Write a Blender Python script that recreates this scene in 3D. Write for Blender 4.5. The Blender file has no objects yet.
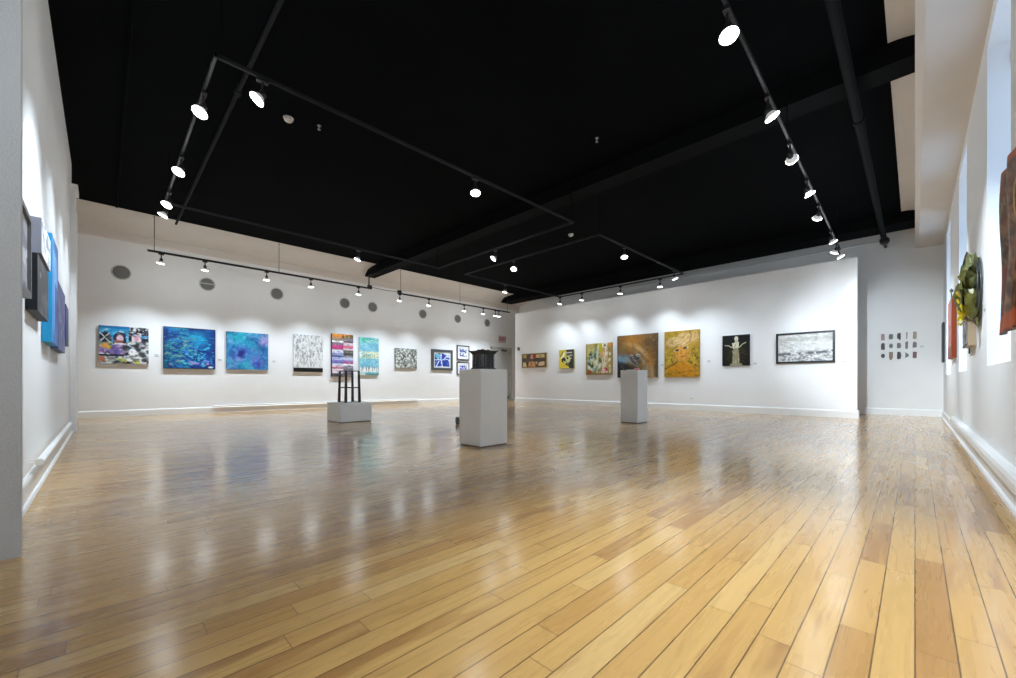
import bpy, math, random
import numpy as np
from mathutils import Vector, Matrix, Euler

# ------------------------------------------------------------------ basics
SC = bpy.context.scene
COL = SC.collection
random.seed(7)
PI = math.pi

# room, metres.  +Y runs along the floor boards, +X points to the window wall
XB, YC, YD, XE, YA = -12.12, 10.98, 12.75, 0.43, -0.35
ZC = 4.17                       # black ceiling
ZT = 3.45                       # lighting track height


class MB:
    """collects shapes and links them as one mesh object"""
    def __init__(self):
        self.v, self.f, self.s = [], [], []

    def add(self, verts, faces, smooth=False):
        o = len(self.v)
        self.v += [tuple(p) for p in verts]
        self.f += [tuple(i + o for i in q) for q in faces]
        self.s += [smooth] * len(faces)
        return self

    def box(self, x0, x1, y0, y1, z0, z1, bev=0.0):
        if bev <= 0:
            p = [(x, y, z) for x in (x0, x1) for y in (y0, y1) for z in (z0, z1)]
            return self.add(p, [(0, 1, 3, 2), (4, 6, 7, 5), (0, 4, 5, 1), (2, 3, 7, 6), (0, 2, 6, 4), (1, 5, 7, 3)])
        b = bev
        rings = []
        for z, i in ((z0, b), (z0 + b, 0), (z1 - b, 0), (z1, b)):
            rings.append([(x0 + i + (b if i == 0 else 0), y0 + i, z), (x1 - i - (b if i == 0 else 0), y0 + i, z),
                          (x1 - i, y0 + i + (b if i == 0 else 0), z), (x1 - i, y1 - i - (b if i == 0 else 0), z),
                          (x1 - i - (b if i == 0 else 0), y1 - i, z), (x0 + i + (b if i == 0 else 0), y1 - i, z),
                          (x0 + i, y1 - i - (b if i == 0 else 0), z), (x0 + i, y0 + i + (b if i == 0 else 0), z)])
        pts = [p for r in rings for p in r]
        fs = [tuple(reversed(range(8))), tuple(range(24, 32))]
        for r in range(3):
            for k in range(8):
                a, c = r * 8 + k, r * 8 + (k + 1) % 8
                fs.append((a, c, c + 8, a + 8))
        return self.add(pts, fs)

    def tube(self, pts, rad, n=10, cap=True, smooth=True):
        pts = [Vector(p) for p in pts]
        rad = rad if isinstance(rad, (list, tuple)) else [rad] * len(pts)
        vs, fs = [], []
        up = None
        for i, p in enumerate(pts):
            d = (pts[min(i + 1, len(pts) - 1)] - pts[max(i - 1, 0)]).normalized()
            if up is None:
                up = Vector((0, 0, 1)) if abs(d.z) < .9 else Vector((1, 0, 0))
            a = d.cross(up).normalized()
            b = a.cross(d).normalized()
            up = b
            for k in range(n):
                t = 2 * PI * k / n
                vs.append(p + (a * math.cos(t) + b * math.sin(t)) * rad[i])
        for i in range(len(pts) - 1):
            for k in range(n):
                fs.append((i * n + k, i * n + (k + 1) % n, (i + 1) * n + (k + 1) % n, (i + 1) * n + k))
        self.add(vs, fs, smooth)
        if cap:
            L = len(pts) - 1
            self.add(vs[:n], [tuple(reversed(range(n)))])
            self.add(vs[L * n:], [tuple(range(n))])
        return self

    def lathe(self, prof, c=(0, 0, 0), n=24, axis='z', smooth=True):
        """prof: list of (radius, height)"""
        vs, fs = [], []
        for r, h in prof:
            for k in range(n):
                t = 2 * PI * k / n
                x, y = r * math.cos(t), r * math.sin(t)
                p = {'z': (x, y, h), 'x': (h, x, y), 'y': (x, h, y)}[axis]
                vs.append((p[0] + c[0], p[1] + c[1], p[2] + c[2]))
        for i in range(len(prof) - 1):
            for k in range(n):
                fs.append((i * n + k, i * n + (k + 1) % n, (i + 1) * n + (k + 1) % n, (i + 1) * n + k))
        fs.append(tuple(reversed(range(n))))
        fs.append(tuple(range((len(prof) - 1) * n, len(prof) * n)))
        return self.add(vs, fs, smooth)

    def torus(self, c, R, r, axis='z', n=28, m=8, sq=1.0):
        vs, fs = [], []
        for i in range(n):
            a = 2 * PI * i / n
            for j in range(m):
                b = 2 * PI * j / m
                q = R + r * math.cos(b)
                x, y, h = q * math.cos(a), q * math.sin(a) * sq, r * math.sin(b)
                p = {'z': (x, y, h), 'x': (h, x, y), 'y': (x, h, y)}[axis]
                vs.append((p[0] + c[0], p[1] + c[1], p[2] + c[2]))
        for i in range(n):
            for j in range(m):
                fs.append((i * m + j, ((i + 1) % n) * m + j, ((i + 1) % n) * m + (j + 1) % m, i * m + (j + 1) % m))
        return self.add(vs, fs, True)

    def prism(self, poly, axis, a0, a1):
        """2D polygon extruded along an axis: axis x -> (y,z), y -> (x,z), z -> (x,y)"""
        n = len(poly)
        def P(q, a):
            return {'x': (a, q[0], q[1]), 'y': (q[0], a, q[1]), 'z': (q[0], q[1], a)}[axis]
        vs = [P(q, a0) for q in poly] + [P(q, a1) for q in poly]
        fs = [tuple(reversed(range(n))), tuple(range(n, 2 * n))]
        fs += [(k, (k + 1) % n, (k + 1) % n + n, k + n) for k in range(n)]
        return self.add(vs, fs)

    def build(self, name, mat, parent=None, loc=None, fix=True):
        me = bpy.data.meshes.new(name)
        me.from_pydata(self.v, [], self.f)
        me.polygons.foreach_set('use_smooth', self.s)
        if fix:
            import bmesh
            bm = bmesh.new()
            bm.from_mesh(me)
            bmesh.ops.recalc_face_normals(bm, faces=bm.faces)
            bm.to_mesh(me)
            bm.free()
        me.materials.append(mat)
        o = bpy.data.objects.new(name, me)
        COL.objects.link(o)
        if parent:
            o.parent = parent
        if loc:
            o.location = loc
        return o


def tag(o, label=None, cat=None, group=None, kind=None):
    if label: o['label'] = label
    if cat: o['category'] = cat
    if group: o['group'] = group
    if kind: o['kind'] = kind
    return o


def thing(name, label, cat, loc=(0, 0, 0), group=None):
    o = bpy.data.objects.new(name, None)
    o.empty_display_size = .1
    COL.objects.link(o)
    o.location = loc
    return tag(o, label, cat, group)


# ------------------------------------------------------------------ materials
def nodes(name):
    m = bpy.data.materials.new(name)
    m.use_nodes = True
    nt = m.node_tree
    return m, nt, nt.nodes['Principled BSDF']


def mat(name, c, rough=.6, metal=0, var=.06, scale=40, bump=0, spec=.5):
    """plain colour with a faint procedural mottling and optional bump"""
    m, nt, b = nodes(name)
    tc = nt.nodes.new('ShaderNodeTexCoord')
    no = nt.nodes.new('ShaderNodeTexNoise')
    no.inputs['Scale'].default_value = scale
    no.inputs['Detail'].default_value = 4
    nt.links.new(tc.outputs['Object'], no.inputs['Vector'])
    r = nt.nodes.new('ShaderNodeValToRGB')
    r.color_ramp.elements[0].position = .3
    r.color_ramp.elements[1].position = .7
    r.color_ramp.elements[0].color = tuple(x * (1 - var) for x in c) + (1,)
    r.color_ramp.elements[1].color = tuple(min(1, x * (1 + var)) for x in c) + (1,)
    nt.links.new(no.outputs['Fac'], r.inputs['Fac'])
    nt.links.new(r.outputs['Color'], b.inputs['Base Color'])
    b.inputs['Roughness'].default_value = rough
    b.inputs['Metallic'].default_value = metal
    b.inputs['Specular IOR Level'].default_value = spec
    if bump:
        bp = nt.nodes.new('ShaderNodeBump')
        bp.inputs['Strength'].default_value = bump
        bp.inputs['Distance'].default_value = .01
        nt.links.new(no.outputs['Fac'], bp.inputs['Height'])
        nt.links.new(bp.outputs['Normal'], b.inputs['Normal'])
    return m


def emit(name, c, s):
    m, nt, b = nodes(name)
    b.inputs['Base Color'].default_value = (*c, 1)
    b.inputs['Emission Color'].default_value = (*c, 1)
    b.inputs['Emission Strength'].default_value = s
    b.inputs['Roughness'].default_value = .3
    return m


def lin(c):
    c = np.asarray(c, float)
    return np.where(c <= .04045, c / 12.92, ((c + .055) / 1.055) ** 2.4)


def rgb(r, g, b):
    return tuple(lin(np.array([r, g, b]) / 255.))


M = {
    'wall': mat('white_wall_paint', (.865, .865, .86), .75, var=.012, scale=3, bump=.0),
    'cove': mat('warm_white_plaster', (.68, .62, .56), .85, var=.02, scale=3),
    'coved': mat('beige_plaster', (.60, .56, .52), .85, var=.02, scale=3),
    'endwall': mat('grey_wall_paint', (.80, .79, .765), .8, var=.015, scale=3),
    'trim': mat('gloss_white_trim', (.84, .84, .82), .35, var=.01, scale=5),
    'pier': mat('grey_textured_paint', (.54, .55, .56), .8, var=.03, scale=120, bump=.25),
    'ceil': mat('flat_black_paint', (.0034, .0040, .0046), .9, var=.15, scale=2, spec=.03),
    'beam': mat('black_beam_paint', (.0052, .0058, .0062), .85, var=.1, scale=4, spec=.05),
    'pipe': mat('black_pipe_paint', (.0055, .0068, .0074), .7, var=.1, scale=8, spec=.06),
    'conduit': mat('galvanised_conduit', (.66, .66, .66), .4, .0, var=.05),
    'faint': mat('charcoal_conduit_paint', (.017, .018, .020), .7, var=.05, spec=.1),
    'black': mat('black_metal', (.012, .011, .011), .45, var=.1),
    'rod': mat('black_rod', (.006, .006, .007), .7, spec=.05),
    'trackedge': mat('dark_track_metal', (.024, .024, .026), .45, .3, var=.1),
    'plinth': mat('pale_grey_plinth_paint', (.83, .835, .815), .6, var=.015, scale=6),
    'vent': mat('dark_mesh_grille', (.20, .195, .185), .6, var=.35, scale=160),
    'ventrim': mat('pale_vent_rim', (.62, .62, .60), .6),
    'steel': mat('brushed_steel', (.32, .31, .29), .4, .7),
    'bronze': mat('dark_bronze', (.022, .021, .021), .36, .35, var=.6, scale=55, bump=.5),
    'bronzel': mat('lit_bronze', (.12, .115, .11), .38, .4, var=.5, scale=60, bump=.4),  # paler bronze: light on the posts and ribs put into the colour
    'iron': mat('black_iron', (.008, .008, .0085), .4, .2, var=.2),
    'grey': mat('grey_iron_rod', (.10, .10, .10), .5, .3),
    'card': mat('label_card_paper', (.70, .71, .70), .7),
    'cardink': mat('label_card_ink', (.46, .46, .46), .7),
    'frameblack': mat('black_frame_wood', (.010, .010, .011), .35, var=.2),
    'framegrey': mat('charcoal_frame_wood', (.075, .08, .08), .5, var=.15),
    'framegold': mat('dull_gold_frame', (.42, .30, .13), .45, .2, var=.2),
    'framesilver': mat('dark_pewter_frame', (.16, .16, .17), .4, .4),
    'leaf': mat('olive_painted_metal', (.105, .098, .012), .42, .1, var=.35, scale=14),
    'leafd': mat('dark_olive_metal', (.065, .072, .014), .45, .1, var=.35, scale=14),
    'leafp': mat('pale_green_metal', (.19, .20, .08), .42, .2, var=.3, scale=14),
    'yellow': mat('yellow_painted_metal', (.72, .56, .02), .4, 0, var=.25, scale=30),
    'ring': mat('dark_steel_wire', (.07, .075, .075), .4, .6),
    'brown': mat('brown_bark', (.055, .03, .02), .7, var=.3, scale=60),
    'pink': mat('pink_resin', (.72, .22, .27), .4, var=.25, scale=60),
    'stone': mat('black_white_marbled_clay', (.20, .20, .195), .5, var=.9, scale=30, bump=.3),
    'stonew': mat('chalk_white_clay', (.62, .60, .57), .6, var=.3, scale=40, bump=.3),
    'exitwhite': mat('white_sign_plastic', (.60, .50, .50), .5),
    'exitred': mat('red_sign_letters', (.42, .03, .04), .5),
    'device': mat('grey_plastic', (.12, .12, .12), .5),
    'detector': mat('cream_plastic', (.74, .68, .62), .5),
    'window': emit('daylight_pane', (.48, .70, 1.0), .6),
    'lens': emit('lit_lamp_lens', (1.0, .985, .96), 5),
    'bulb': emit('glowing_lamp_glass', (.75, .75, .74), .12),
}
for k in ('lens', 'bulb'):
    M[k].cycles.emission_sampling = 'NONE'   # the spot in each lamp carries its light


def floor_material():
    m, nt, b = nodes('maple_floor_boards')
    N, L = nt.nodes, nt.links
    def math_(op, a, c=None, d=None):
        n = N.new('ShaderNodeMath'); n.operation = op
        for i, q in enumerate((a, c, d)):
            if q is None: continue
            if isinstance(q, (int, float)): n.inputs[i].default_value = q
            else: L.new(q, n.inputs[i])
        return n.outputs[0]
    tc = N.new('ShaderNodeTexCoord')
    sp = N.new('ShaderNodeSeparateXYZ'); L.new(tc.outputs['Object'], sp.inputs[0])
    X, Y = sp.outputs[0], sp.outputs[1]
    W, LEN = .0826, 1.05
    row = math_('FLOOR', math_('DIVIDE', X, W))
    wr = N.new('ShaderNodeTexWhiteNoise'); wr.noise_dimensions = '1D'; L.new(row, wr.inputs['W'])
    wl = N.new('ShaderNodeTexWhiteNoise'); wl.noise_dimensions = '1D'; L.new(math_('ADD', row, 91.3), wl.inputs['W'])
    ln = math_('ADD', math_('MULTIPLY', wl.outputs['Value'], .9), .62)
    yy = math_('ADD', math_('DIVIDE', Y, ln), math_('MULTIPLY', wr.outputs['Value'], 7.0))
    col = math_('FLOOR', yy)
    cv = N.new('ShaderNodeCombineXYZ'); L.new(row, cv.inputs[0]); L.new(col, cv.inputs[1])
    wp = N.new('ShaderNodeTexWhiteNoise'); wp.noise_dimensions = '2D'; L.new(cv.outputs[0], wp.inputs['Vector'])
    rp = N.new('ShaderNodeValToRGB'); cr = rp.color_ramp
    cols = [(0, (.37, .182, .052)), (.04, (.455, .242, .074)), (.12, (.50, .279, .088)), (.55, (.53, .304, .099)), (.9, (.555, .329, .110)), (1, (.61, .39, .155))]
    while len(cr.elements) < len(cols): cr.elements.new(.5)
    for e, (p, c) in zip(cr.elements, cols):
        e.position = p; e.color = (*c, 1)
    L.new(wp.outputs['Value'], rp.inputs['Fac'])
    # grain stretched along the boards, shifted per board
    gv = N.new('ShaderNodeCombineXYZ')
    L.new(math_('MULTIPLY', X, 26), gv.inputs[0])
    L.new(math_('MULTIPLY', Y, 1.7), gv.inputs[1])
    L.new(math_('MULTIPLY', wp.outputs['Value'], 57), gv.inputs[2])
    g = N.new('ShaderNodeTexNoise'); g.inputs['Scale'].default_value = 1; g.inputs['Detail'].default_value = 3
    g.inputs['Distortion'].default_value = 1.2
    L.new(gv.outputs[0], g.inputs['Vector'])
    gr = N.new('ShaderNodeMapRange'); gr.inputs[1].default_value = .3; gr.inputs[2].default_value = .7
    gr.inputs[3].default_value = .92; gr.inputs[4].default_value = 1.05
    L.new(g.outputs['Fac'], gr.inputs[0])
    mx = N.new('ShaderNodeMix'); mx.data_type = 'RGBA'; mx.blend_type = 'MULTIPLY'; mx.inputs[0].default_value = 1
    L.new(rp.outputs['Color'], mx.inputs[6]); L.new(gr.outputs[0], mx.inputs[7])
    # brown heartwood flames in some boards
    fv = N.new('ShaderNodeCombineXYZ')
    L.new(math_('MULTIPLY', X, 15), fv.inputs[0]); L.new(math_('MULTIPLY', Y, 1.5), fv.inputs[1])
    L.new(math_('MULTIPLY', wp.outputs['Value'], 131), fv.inputs[2])
    fn = N.new('ShaderNodeTexNoise'); fn.inputs['Detail'].default_value = 3; fn.inputs['Scale'].default_value = 1; fn.inputs['Distortion'].default_value = .8
    L.new(fv.outputs[0], fn.inputs['Vector'])
    fr = N.new('ShaderNodeMapRange'); fr.inputs[1].default_value = .60; fr.inputs[2].default_value = .74
    L.new(fn.outputs['Fac'], fr.inputs[0])
    mh = N.new('ShaderNodeMix'); mh.data_type = 'RGBA'
    sc = N.new('ShaderNodeSeparateColor'); L.new(wp.outputs['Color'], sc.inputs[0])
    f2 = N.new('ShaderNodeMapRange'); f2.inputs[1].default_value = .43; f2.inputs[2].default_value = .58
    L.new(fn.outputs['Fac'], f2.inputs[0])
    pick = math_('GREATER_THAN', sc.outputs[1], .80)
    fl = math_('MAXIMUM', math_('MULTIPLY', fr.outputs[0], .6), math_('MULTIPLY', math_('MULTIPLY', f2.outputs[0], pick), .72))
    L.new(fl, mh.inputs[0])
    L.new(mx.outputs[2], mh.inputs[6]); mh.inputs[7].default_value = (.30, .135, .042, 1)
    # dark joints between boards and at their ends
    fx = math_('FRACT', math_('DIVIDE', X, W))
    ex = math_('MULTIPLY', math_('MINIMUM', fx, math_('SUBTRACT', 1, fx)), W)
    fy = math_('FRACT', yy)
    ey = math_('MULTIPLY', math_('MINIMUM', fy, math_('SUBTRACT', 1, fy)), ln)
    def joint(e, w):
        r = N.new('ShaderNodeMapRange'); r.inputs[1].default_value = w * .5; r.inputs[2].default_value = w
        r.inputs[3].default_value = 1; r.inputs[4].default_value = 0
        L.new(e, r.inputs[0]); return r.outputs[0]
    jt = math_('MAXIMUM', joint(ex, .0024), math_('MULTIPLY', joint(ey, .0020), .8))
    mj = N.new('ShaderNodeMix'); mj.data_type = 'RGBA'
    L.new(math_('MULTIPLY', jt, .88), mj.inputs[0]); L.new(mh.outputs[2], mj.inputs[6]); mj.inputs[7].default_value = (.085, .04, .016, 1)
    L.new(mj.outputs[2], b.inputs['Base Color'])
    # varnish: slight waviness board by board
    rr = N.new('ShaderNodeMapRange'); rr.inputs[3].default_value = .26; rr.inputs[4].default_value = .29
    L.new(g.outputs['Fac'], rr.inputs[0]); L.new(rr.outputs[0], b.inputs['Roughness'])
    b.inputs['Specular IOR Level'].default_value = .35
    b.inputs['Coat Weight'].default_value = .75
    b.inputs['Coat Roughness'].default_value = .15
    b.inputs['Coat IOR'].default_value = 1.5
    wv = N.new('ShaderNodeTexNoise'); wv.inputs['Scale'].default_value = 6; wv.inputs['Detail'].default_value = 2
    L.new(tc.outputs['Object'], wv.inputs['Vector'])
    hh = math_('MULTIPLY', wv.outputs['Fac'], .5)
    cup = math_('MULTIPLY', math_('MULTIPLY', fx, math_('SUBTRACT', 1, fx)), .35)
    hh = math_('ADD', hh, cup)
    bp = N.new('ShaderNodeBump'); bp.inputs['Strength'].default_value = .05; bp.inputs['Distance'].default_value = .004
    L.new(hh, bp.inputs['Height']); L.new(bp.outputs['Normal'], b.inputs['Normal'])
    return m


# ------------------------------------------------------------------ painted surfaces
class Art:
    """a small raster painted in code; x to the right and y down, both 0..1"""
    def __init__(self, w, h, base, seed):
        self.w, self.h = w, h
        self.r = np.random.RandomState(seed)
        self.X, self.Y = np.meshgrid((np.arange(w) + .5) / w, (np.arange(h) + .5) / h)
        self.a = w / h
        self.i = np.ones((h, w, 3)) * (np.array(base, float) / 255)

    def noise(self, sx, sy, oct=3, warp=0.0):
        out = np.zeros((self.h, self.w)); amp, tot = 1., 0.
        X, Y = self.X, self.Y
        if warp:
            X = X + warp * (self.noise(3, 3, 2) - .5); Y = Y + warp * (self.noise(3, 3, 2) - .5)
        for _ in range(oct):
            gx, gy = int(sx) + 3, int(sy) + 3
            g = self.r.rand(gy + 1, gx + 1)
            u, v = np.clip(X, 0, 1) * sx, np.clip(Y, 0, 1) * sy
            x0, y0 = np.floor(u).astype(int), np.floor(v).astype(int)
            fx, fy = u - x0, v - y0
            fx, fy = fx * fx * (3 - 2 * fx), fy * fy * (3 - 2 * fy)
            n = (g[y0, x0] * (1 - fx) + g[y0, x0 + 1] * fx) * (1 - fy) + (g[y0 + 1, x0] * (1 - fx) + g[y0 + 1, x0 + 1] * fx) * fy
            out += n * amp; tot += amp; amp *= .55; sx *= 2; sy *= 2
        return out / tot

    def put(self, mask, c, a=1.0):
        k = np.clip(mask, 0, 1)[..., None] * a
        self.i = self.i * (1 - k) + np.array(c, float) / 255 * k
        return self

    def step(self, f, lo, hi):
        return np.clip((f - lo) / (hi - lo), 0, 1)

    def rect(self, x0, y0, x1, y1, c, a=1.0):
        return self.put(((self.X >= x0) & (self.X < x1) & (self.Y >= y0) & (self.Y < y1)) * 1., c, a)

    def ell(self, cx, cy, rx, ry, c, a=1.0, soft=.15, rot=0.0):
        dx, dy = (self.X - cx) * self.a, self.Y - cy
        t = math.radians(rot)
        u = (dx * math.cos(t) + dy * math.sin(t)) / (rx * self.a)
        v = (-dx * math.sin(t) + dy * math.cos(t)) / ry
        return self.put(1 - self.step(np.sqrt(u * u + v * v), 1 - soft, 1 + soft), c, a)

    def line(self, pts, w, c, a=1.0):
        m = np.zeros((self.h, self.w))
        for (x0, y0), (x1, y1) in zip(pts[:-1], pts[1:]):
            ax, ay, bx, by = x0 * self.a, y0, x1 * self.a, y1
            px, py = self.X * self.a, self.Y
            d2 = (bx - ax) ** 2 + (by - ay) ** 2 + 1e-9
            t = np.clip(((px - ax) * (bx - ax) + (py - ay) * (by - ay)) / d2, 0, 1)
            d = np.hypot(px - ax - t * (bx - ax), py - ay - t * (by - ay))
            m = np.maximum(m, 1 - self.step(d, w * .5, w * .5 + .007))
        return self.put(m, c, a)

    def poly(self, pts, c, a=1.0):
        ins = np.zeros((self.h, self.w), bool)
        n = len(pts)
        for k in range(n):
            (x0, y0), (x1, y1) = pts[k], pts[(k + 1) % n]
            if y0 == y1: continue
            cond = ((self.Y < y0) != (self.Y < y1)) & (self.X < (x1 - x0) * (self.Y - y0) / (y1 - y0) + x0)
            ins ^= cond
        return self.put(ins * 1., c, a)

    def dabs(self, n, x0, y0, x1, y1, rx, ry, cols, a=.9, rot=0, spread=.5):
        for _ in range(n):
            s = 1 + spread * (self.r.rand() * 2 - 1)
            self.ell(x0 + (x1 - x0) * self.r.rand(), y0 + (y1 - y0) * self.r.rand(), rx * s, ry * s,
                     cols[self.r.randint(len(cols))], a, .3, rot + self.r.randn() * 15)
        return self

    def colors(self):
        return lin(np.clip(self.i, 0, 1))


def paint_material(name, rough=.5, bump=.15):
    m, nt, b = nodes(name)
    at = nt.nodes.new('ShaderNodeAttribute'); at.attribute_name = 'paint'
    nt.links.new(at.outputs['Color'], b.inputs['Base Color'])
    tc = nt.nodes.new('ShaderNodeTexCoord')
    no = nt.nodes.new('ShaderNodeTexNoise'); no.inputs['Scale'].default_value = 60; no.inputs['Detail'].default_value = 4
    nt.links.new(tc.outputs['Object'], no.inputs['Vector'])
    bp = nt.nodes.new('ShaderNodeBump'); bp.inputs['Strength'].default_value = bump; bp.inputs['Distance'].default_value = .004
    nt.links.new(no.outputs['Fac'], bp.inputs['Height'])
    nt.links.new(bp.outputs['Normal'], b.inputs['Normal'])
    b.inputs['Roughness'].default_value = rough
    b.inputs['Specular IOR Level'].default_value = .3
    return m


PAINT = paint_material('brushed_paint')
PRINT = paint_material('smooth_print', .35, .03)


def panel(name, art, width, height, depth, parent, mt=None, edge=None, inset=0.0):
    """a stretched canvas: painted front in local XZ facing -Y, back at y=0, sides in the edge colour"""
    w, h = art.w, art.h
    c = art.colors()
    xs = np.linspace(-width / 2, width / 2, w)
    zs = np.linspace(height / 2, -height / 2, h)
    gx, gz = np.meshgrid(xs, zs)
    fr = np.stack([gx, np.full_like(gx, -depth), gz], -1).reshape(-1, 3)
    k = np.arange(w * h).reshape(h, w)
    fq = np.stack([k[:-1, :-1], k[1:, :-1], k[1:, 1:], k[:-1, 1:]], -1).reshape(-1, 4)
    cc = [np.concatenate([c.reshape(-1, 3), np.ones((w * h, 1))], 1)]
    verts = [fr]; faces = fq.tolist(); base = w * h
    loop = [(-width / 2, height / 2), (-width / 2, -height / 2), (width / 2, -height / 2), (width / 2, height / 2)]
    cn = [c[0, 0], c[-1, 0], c[-1, -1], c[0, -1]]
    for q in range(4):
        (x0, z0), (x1, z1) = loop[q], loop[(q + 1) % 4]
        verts.append(np.array([(x0, 0, z0), (x1, 0, z1), (x1, -depth, z1), (x0, -depth, z0)]))
        col = np.array(edge) if edge is not None else (cn[q] + cn[(q + 1) % 4]) / 2 * .8
        cc.append(np.tile(np.append(col, 1.), (4, 1)))
        faces.append([base, base + 1, base + 2, base + 3]); base += 4
    verts.append(np.array([(x, 0, z) for x, z in loop])); cc.append(np.tile([.3, .28, .25, 1.], (4, 1)))
    faces.append([base + 3, base + 2, base + 1, base])
    me = bpy.data.meshes.new(name)
    me.from_pydata(np.concatenate(verts).tolist(), [], faces)
    at = me.color_attributes.new('paint', 'FLOAT_COLOR', 'POINT')
    at.data.foreach_set('color', np.concatenate(cc).astype(np.float32).ravel())
    me.materials.append(mt or PAINT)
    o = bpy.data.objects.new(name, me)
    COL.objects.link(o)
    if parent: o.parent = parent
    return o


def frame_bars(width, height, bar, depth, back=0.0):
    """a mitred picture frame round a width x height opening, in local XZ, front at -depth"""
    b = MB()
    w, h = width / 2, height / 2
    W, H = w + bar, h + bar
    o = [(-W, H), (-W, -H), (W, -H), (W, H)]
    i = [(-w, h), (-w, -h), (w, -h), (w, h)]
    for k in range(4):
        j = (k + 1) % 4
        q = [o[k], o[j], i[j], i[k]]
        b.add([(x, -back, z) for x, z in q] + [(x, -depth, z) for x, z in q],
              [(3, 2, 1, 0), (4, 5, 6, 7), (0, 1, 5, 4), (1, 2, 6, 5), (2, 3, 7, 6), (3, 0, 4, 7)])
    return b


ROT = {'B': PI / 2, 'C': 0.0, 'A': PI, 'E': -PI / 2}   # turn of a wall-hung thing; local -Y looks into the room


def spot_on(wall, t, z, off=0.003):
    """place on a wall: t runs along the wall"""
    return {'B': (XB + off, t, z), 'C': (t, YC - off, z), 'A': (t, YA + off, z), 'E': (XE - off, t, z), 'D': (t, YD - off, z)}[wall]


def canvas(wall, t0, t1, z0, z1, depth, art, label, group=None, edge=None, name='painting', cat='painting'):
    o = panel(name, art, abs(t1 - t0), z1 - z0, depth, None, edge=edge)
    o.location = spot_on(wall, (t0 + t1) / 2, (z0 + z1) / 2)
    o.rotation_euler = (0, 0, ROT[wall])
    return tag(o, label, cat, group)


def framed(wall, t0, t1, z0, z1, bar, depth, art, fm, label, mat_w=0, name='framed_picture', cat='picture'):
    r = thing(name, label, cat, spot_on(wall, (t0 + t1) / 2, (z0 + z1) / 2))
    r.rotation_euler = (0, 0, ROT[wall])
    w, h = abs(t1 - t0) - 2 * bar, z1 - z0 - 2 * bar
    frame_bars(w, h, bar, depth).build('frame', fm, r)
    if mat_w:
        b = frame_bars(w - 2 * mat_w, h - 2 * mat_w, mat_w, depth * .62, depth * .2)
        b.build('mat_board', M['card'], r)
        panel('print', art, w - 2 * mat_w, h - 2 * mat_w, depth * .5, r, PRINT)
    else:
        panel('canvas', art, w, h, depth * .7, r)
    return r


# ------------------------------------------------------------------ the shell
def struct(name, mb, m, **k):
    o = mb.build(name, m, **k)
    o['kind'] = 'structure'
    return o


# floor: from behind the camera to the end wall
struct('floor', MB().box(XB - .2, XE + .6, -1.8, YD + .2, -.08, 0), floor_material())
struct('ceiling', MB().box(-11.03, -.195, -1.8, YD + .1, ZC, ZC + .12), M['ceil'])
# long vent wall and its curved cove
struct('wall_back', MB().box(XB - .14, XB, -1.8, YD + .2, 0, 3.97).box(XB - .6, XB - .36, -1.8, YD + .2, 3.6, ZC + .2), M['wall'])


def cove(xa, xb, z0, z1, n=10):
    pr = []
    for k in range(n + 1):
        t = k / n
        pr.append((xa + (xb - xa) * t, z0 - (z0 - z1) * t * t))
    return pr + [(xb, z0 + .1), (xa, z0 + .1)]


struct('trim_1', MB().prism(cove(-11.03, XB - .37, ZC, 3.80), 'y', -1.8, YD + .1), M['coved'])
struct('trim_2', MB().prism([(XB - .01, 3.80), (XB + .012, 3.805), (XB + .03, 3.84), (XB + .04, 3.975), (XB - .01, 3.975)], 'y', -1.8, YD - .002), M['cove'])
struct('trim_3', MB().prism(cove(-.195, .012, ZC, ZC - .03, 5), 'y', -1.8, YD + .1), M['cove'])
# boxed bulkhead along the window wall
struct('trim_4', MB().prism([(0, ZC + .1), (0, 3.745), (.06, 3.70), (XE + .35, 3.70), (XE + .35, ZC + .1)], 'y', -1.8, YD - .002), M['cove'])
struct('wall_end', MB().box(XB - .2, XE + .4, YD, YD + .2, 0, ZC + .2), M['endwall'])
struct('wall_partition', MB().box(-10.62, -.842, YC, YC + .16, 0, 3.32), M['wall'])
# left wall: return by the camera, long wall, pilaster, closed recess beyond
struct('wall_left', MB().box(-9.0, -2.75, YA - .2, YA, 0, ZC + .15), M['wall'])
struct('wall_return', MB().box(-2.765, -2.71, -1.8, -.25, 0, ZC + .15), M['pier'])
struct('pilaster', MB().box(-9.36, -8.98, YA - .2, -.285, 0, 3.36).box(-9.36, -8.99, YA - .2, -.30, 3.36, 3.66)
       .box(-9.36, -8.96, YA - .2, -.27, 3.66, 3.74).box(-9.36, -8.98, YA - .2, YA, 3.74, ZC + .05), M['wall'])
struct('wall_recess', MB().box(XB, -8.98, -1.8, -1.6, 0, ZC + .1).box(-9.2, -8.98, -1.6, YA - .2, 0, ZC + .1), M['wall'])
struct('wall_rear', MB().box(-2.84, XE + .4, -1.95, -1.8, 0, ZC + .15), M['wall'])

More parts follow.
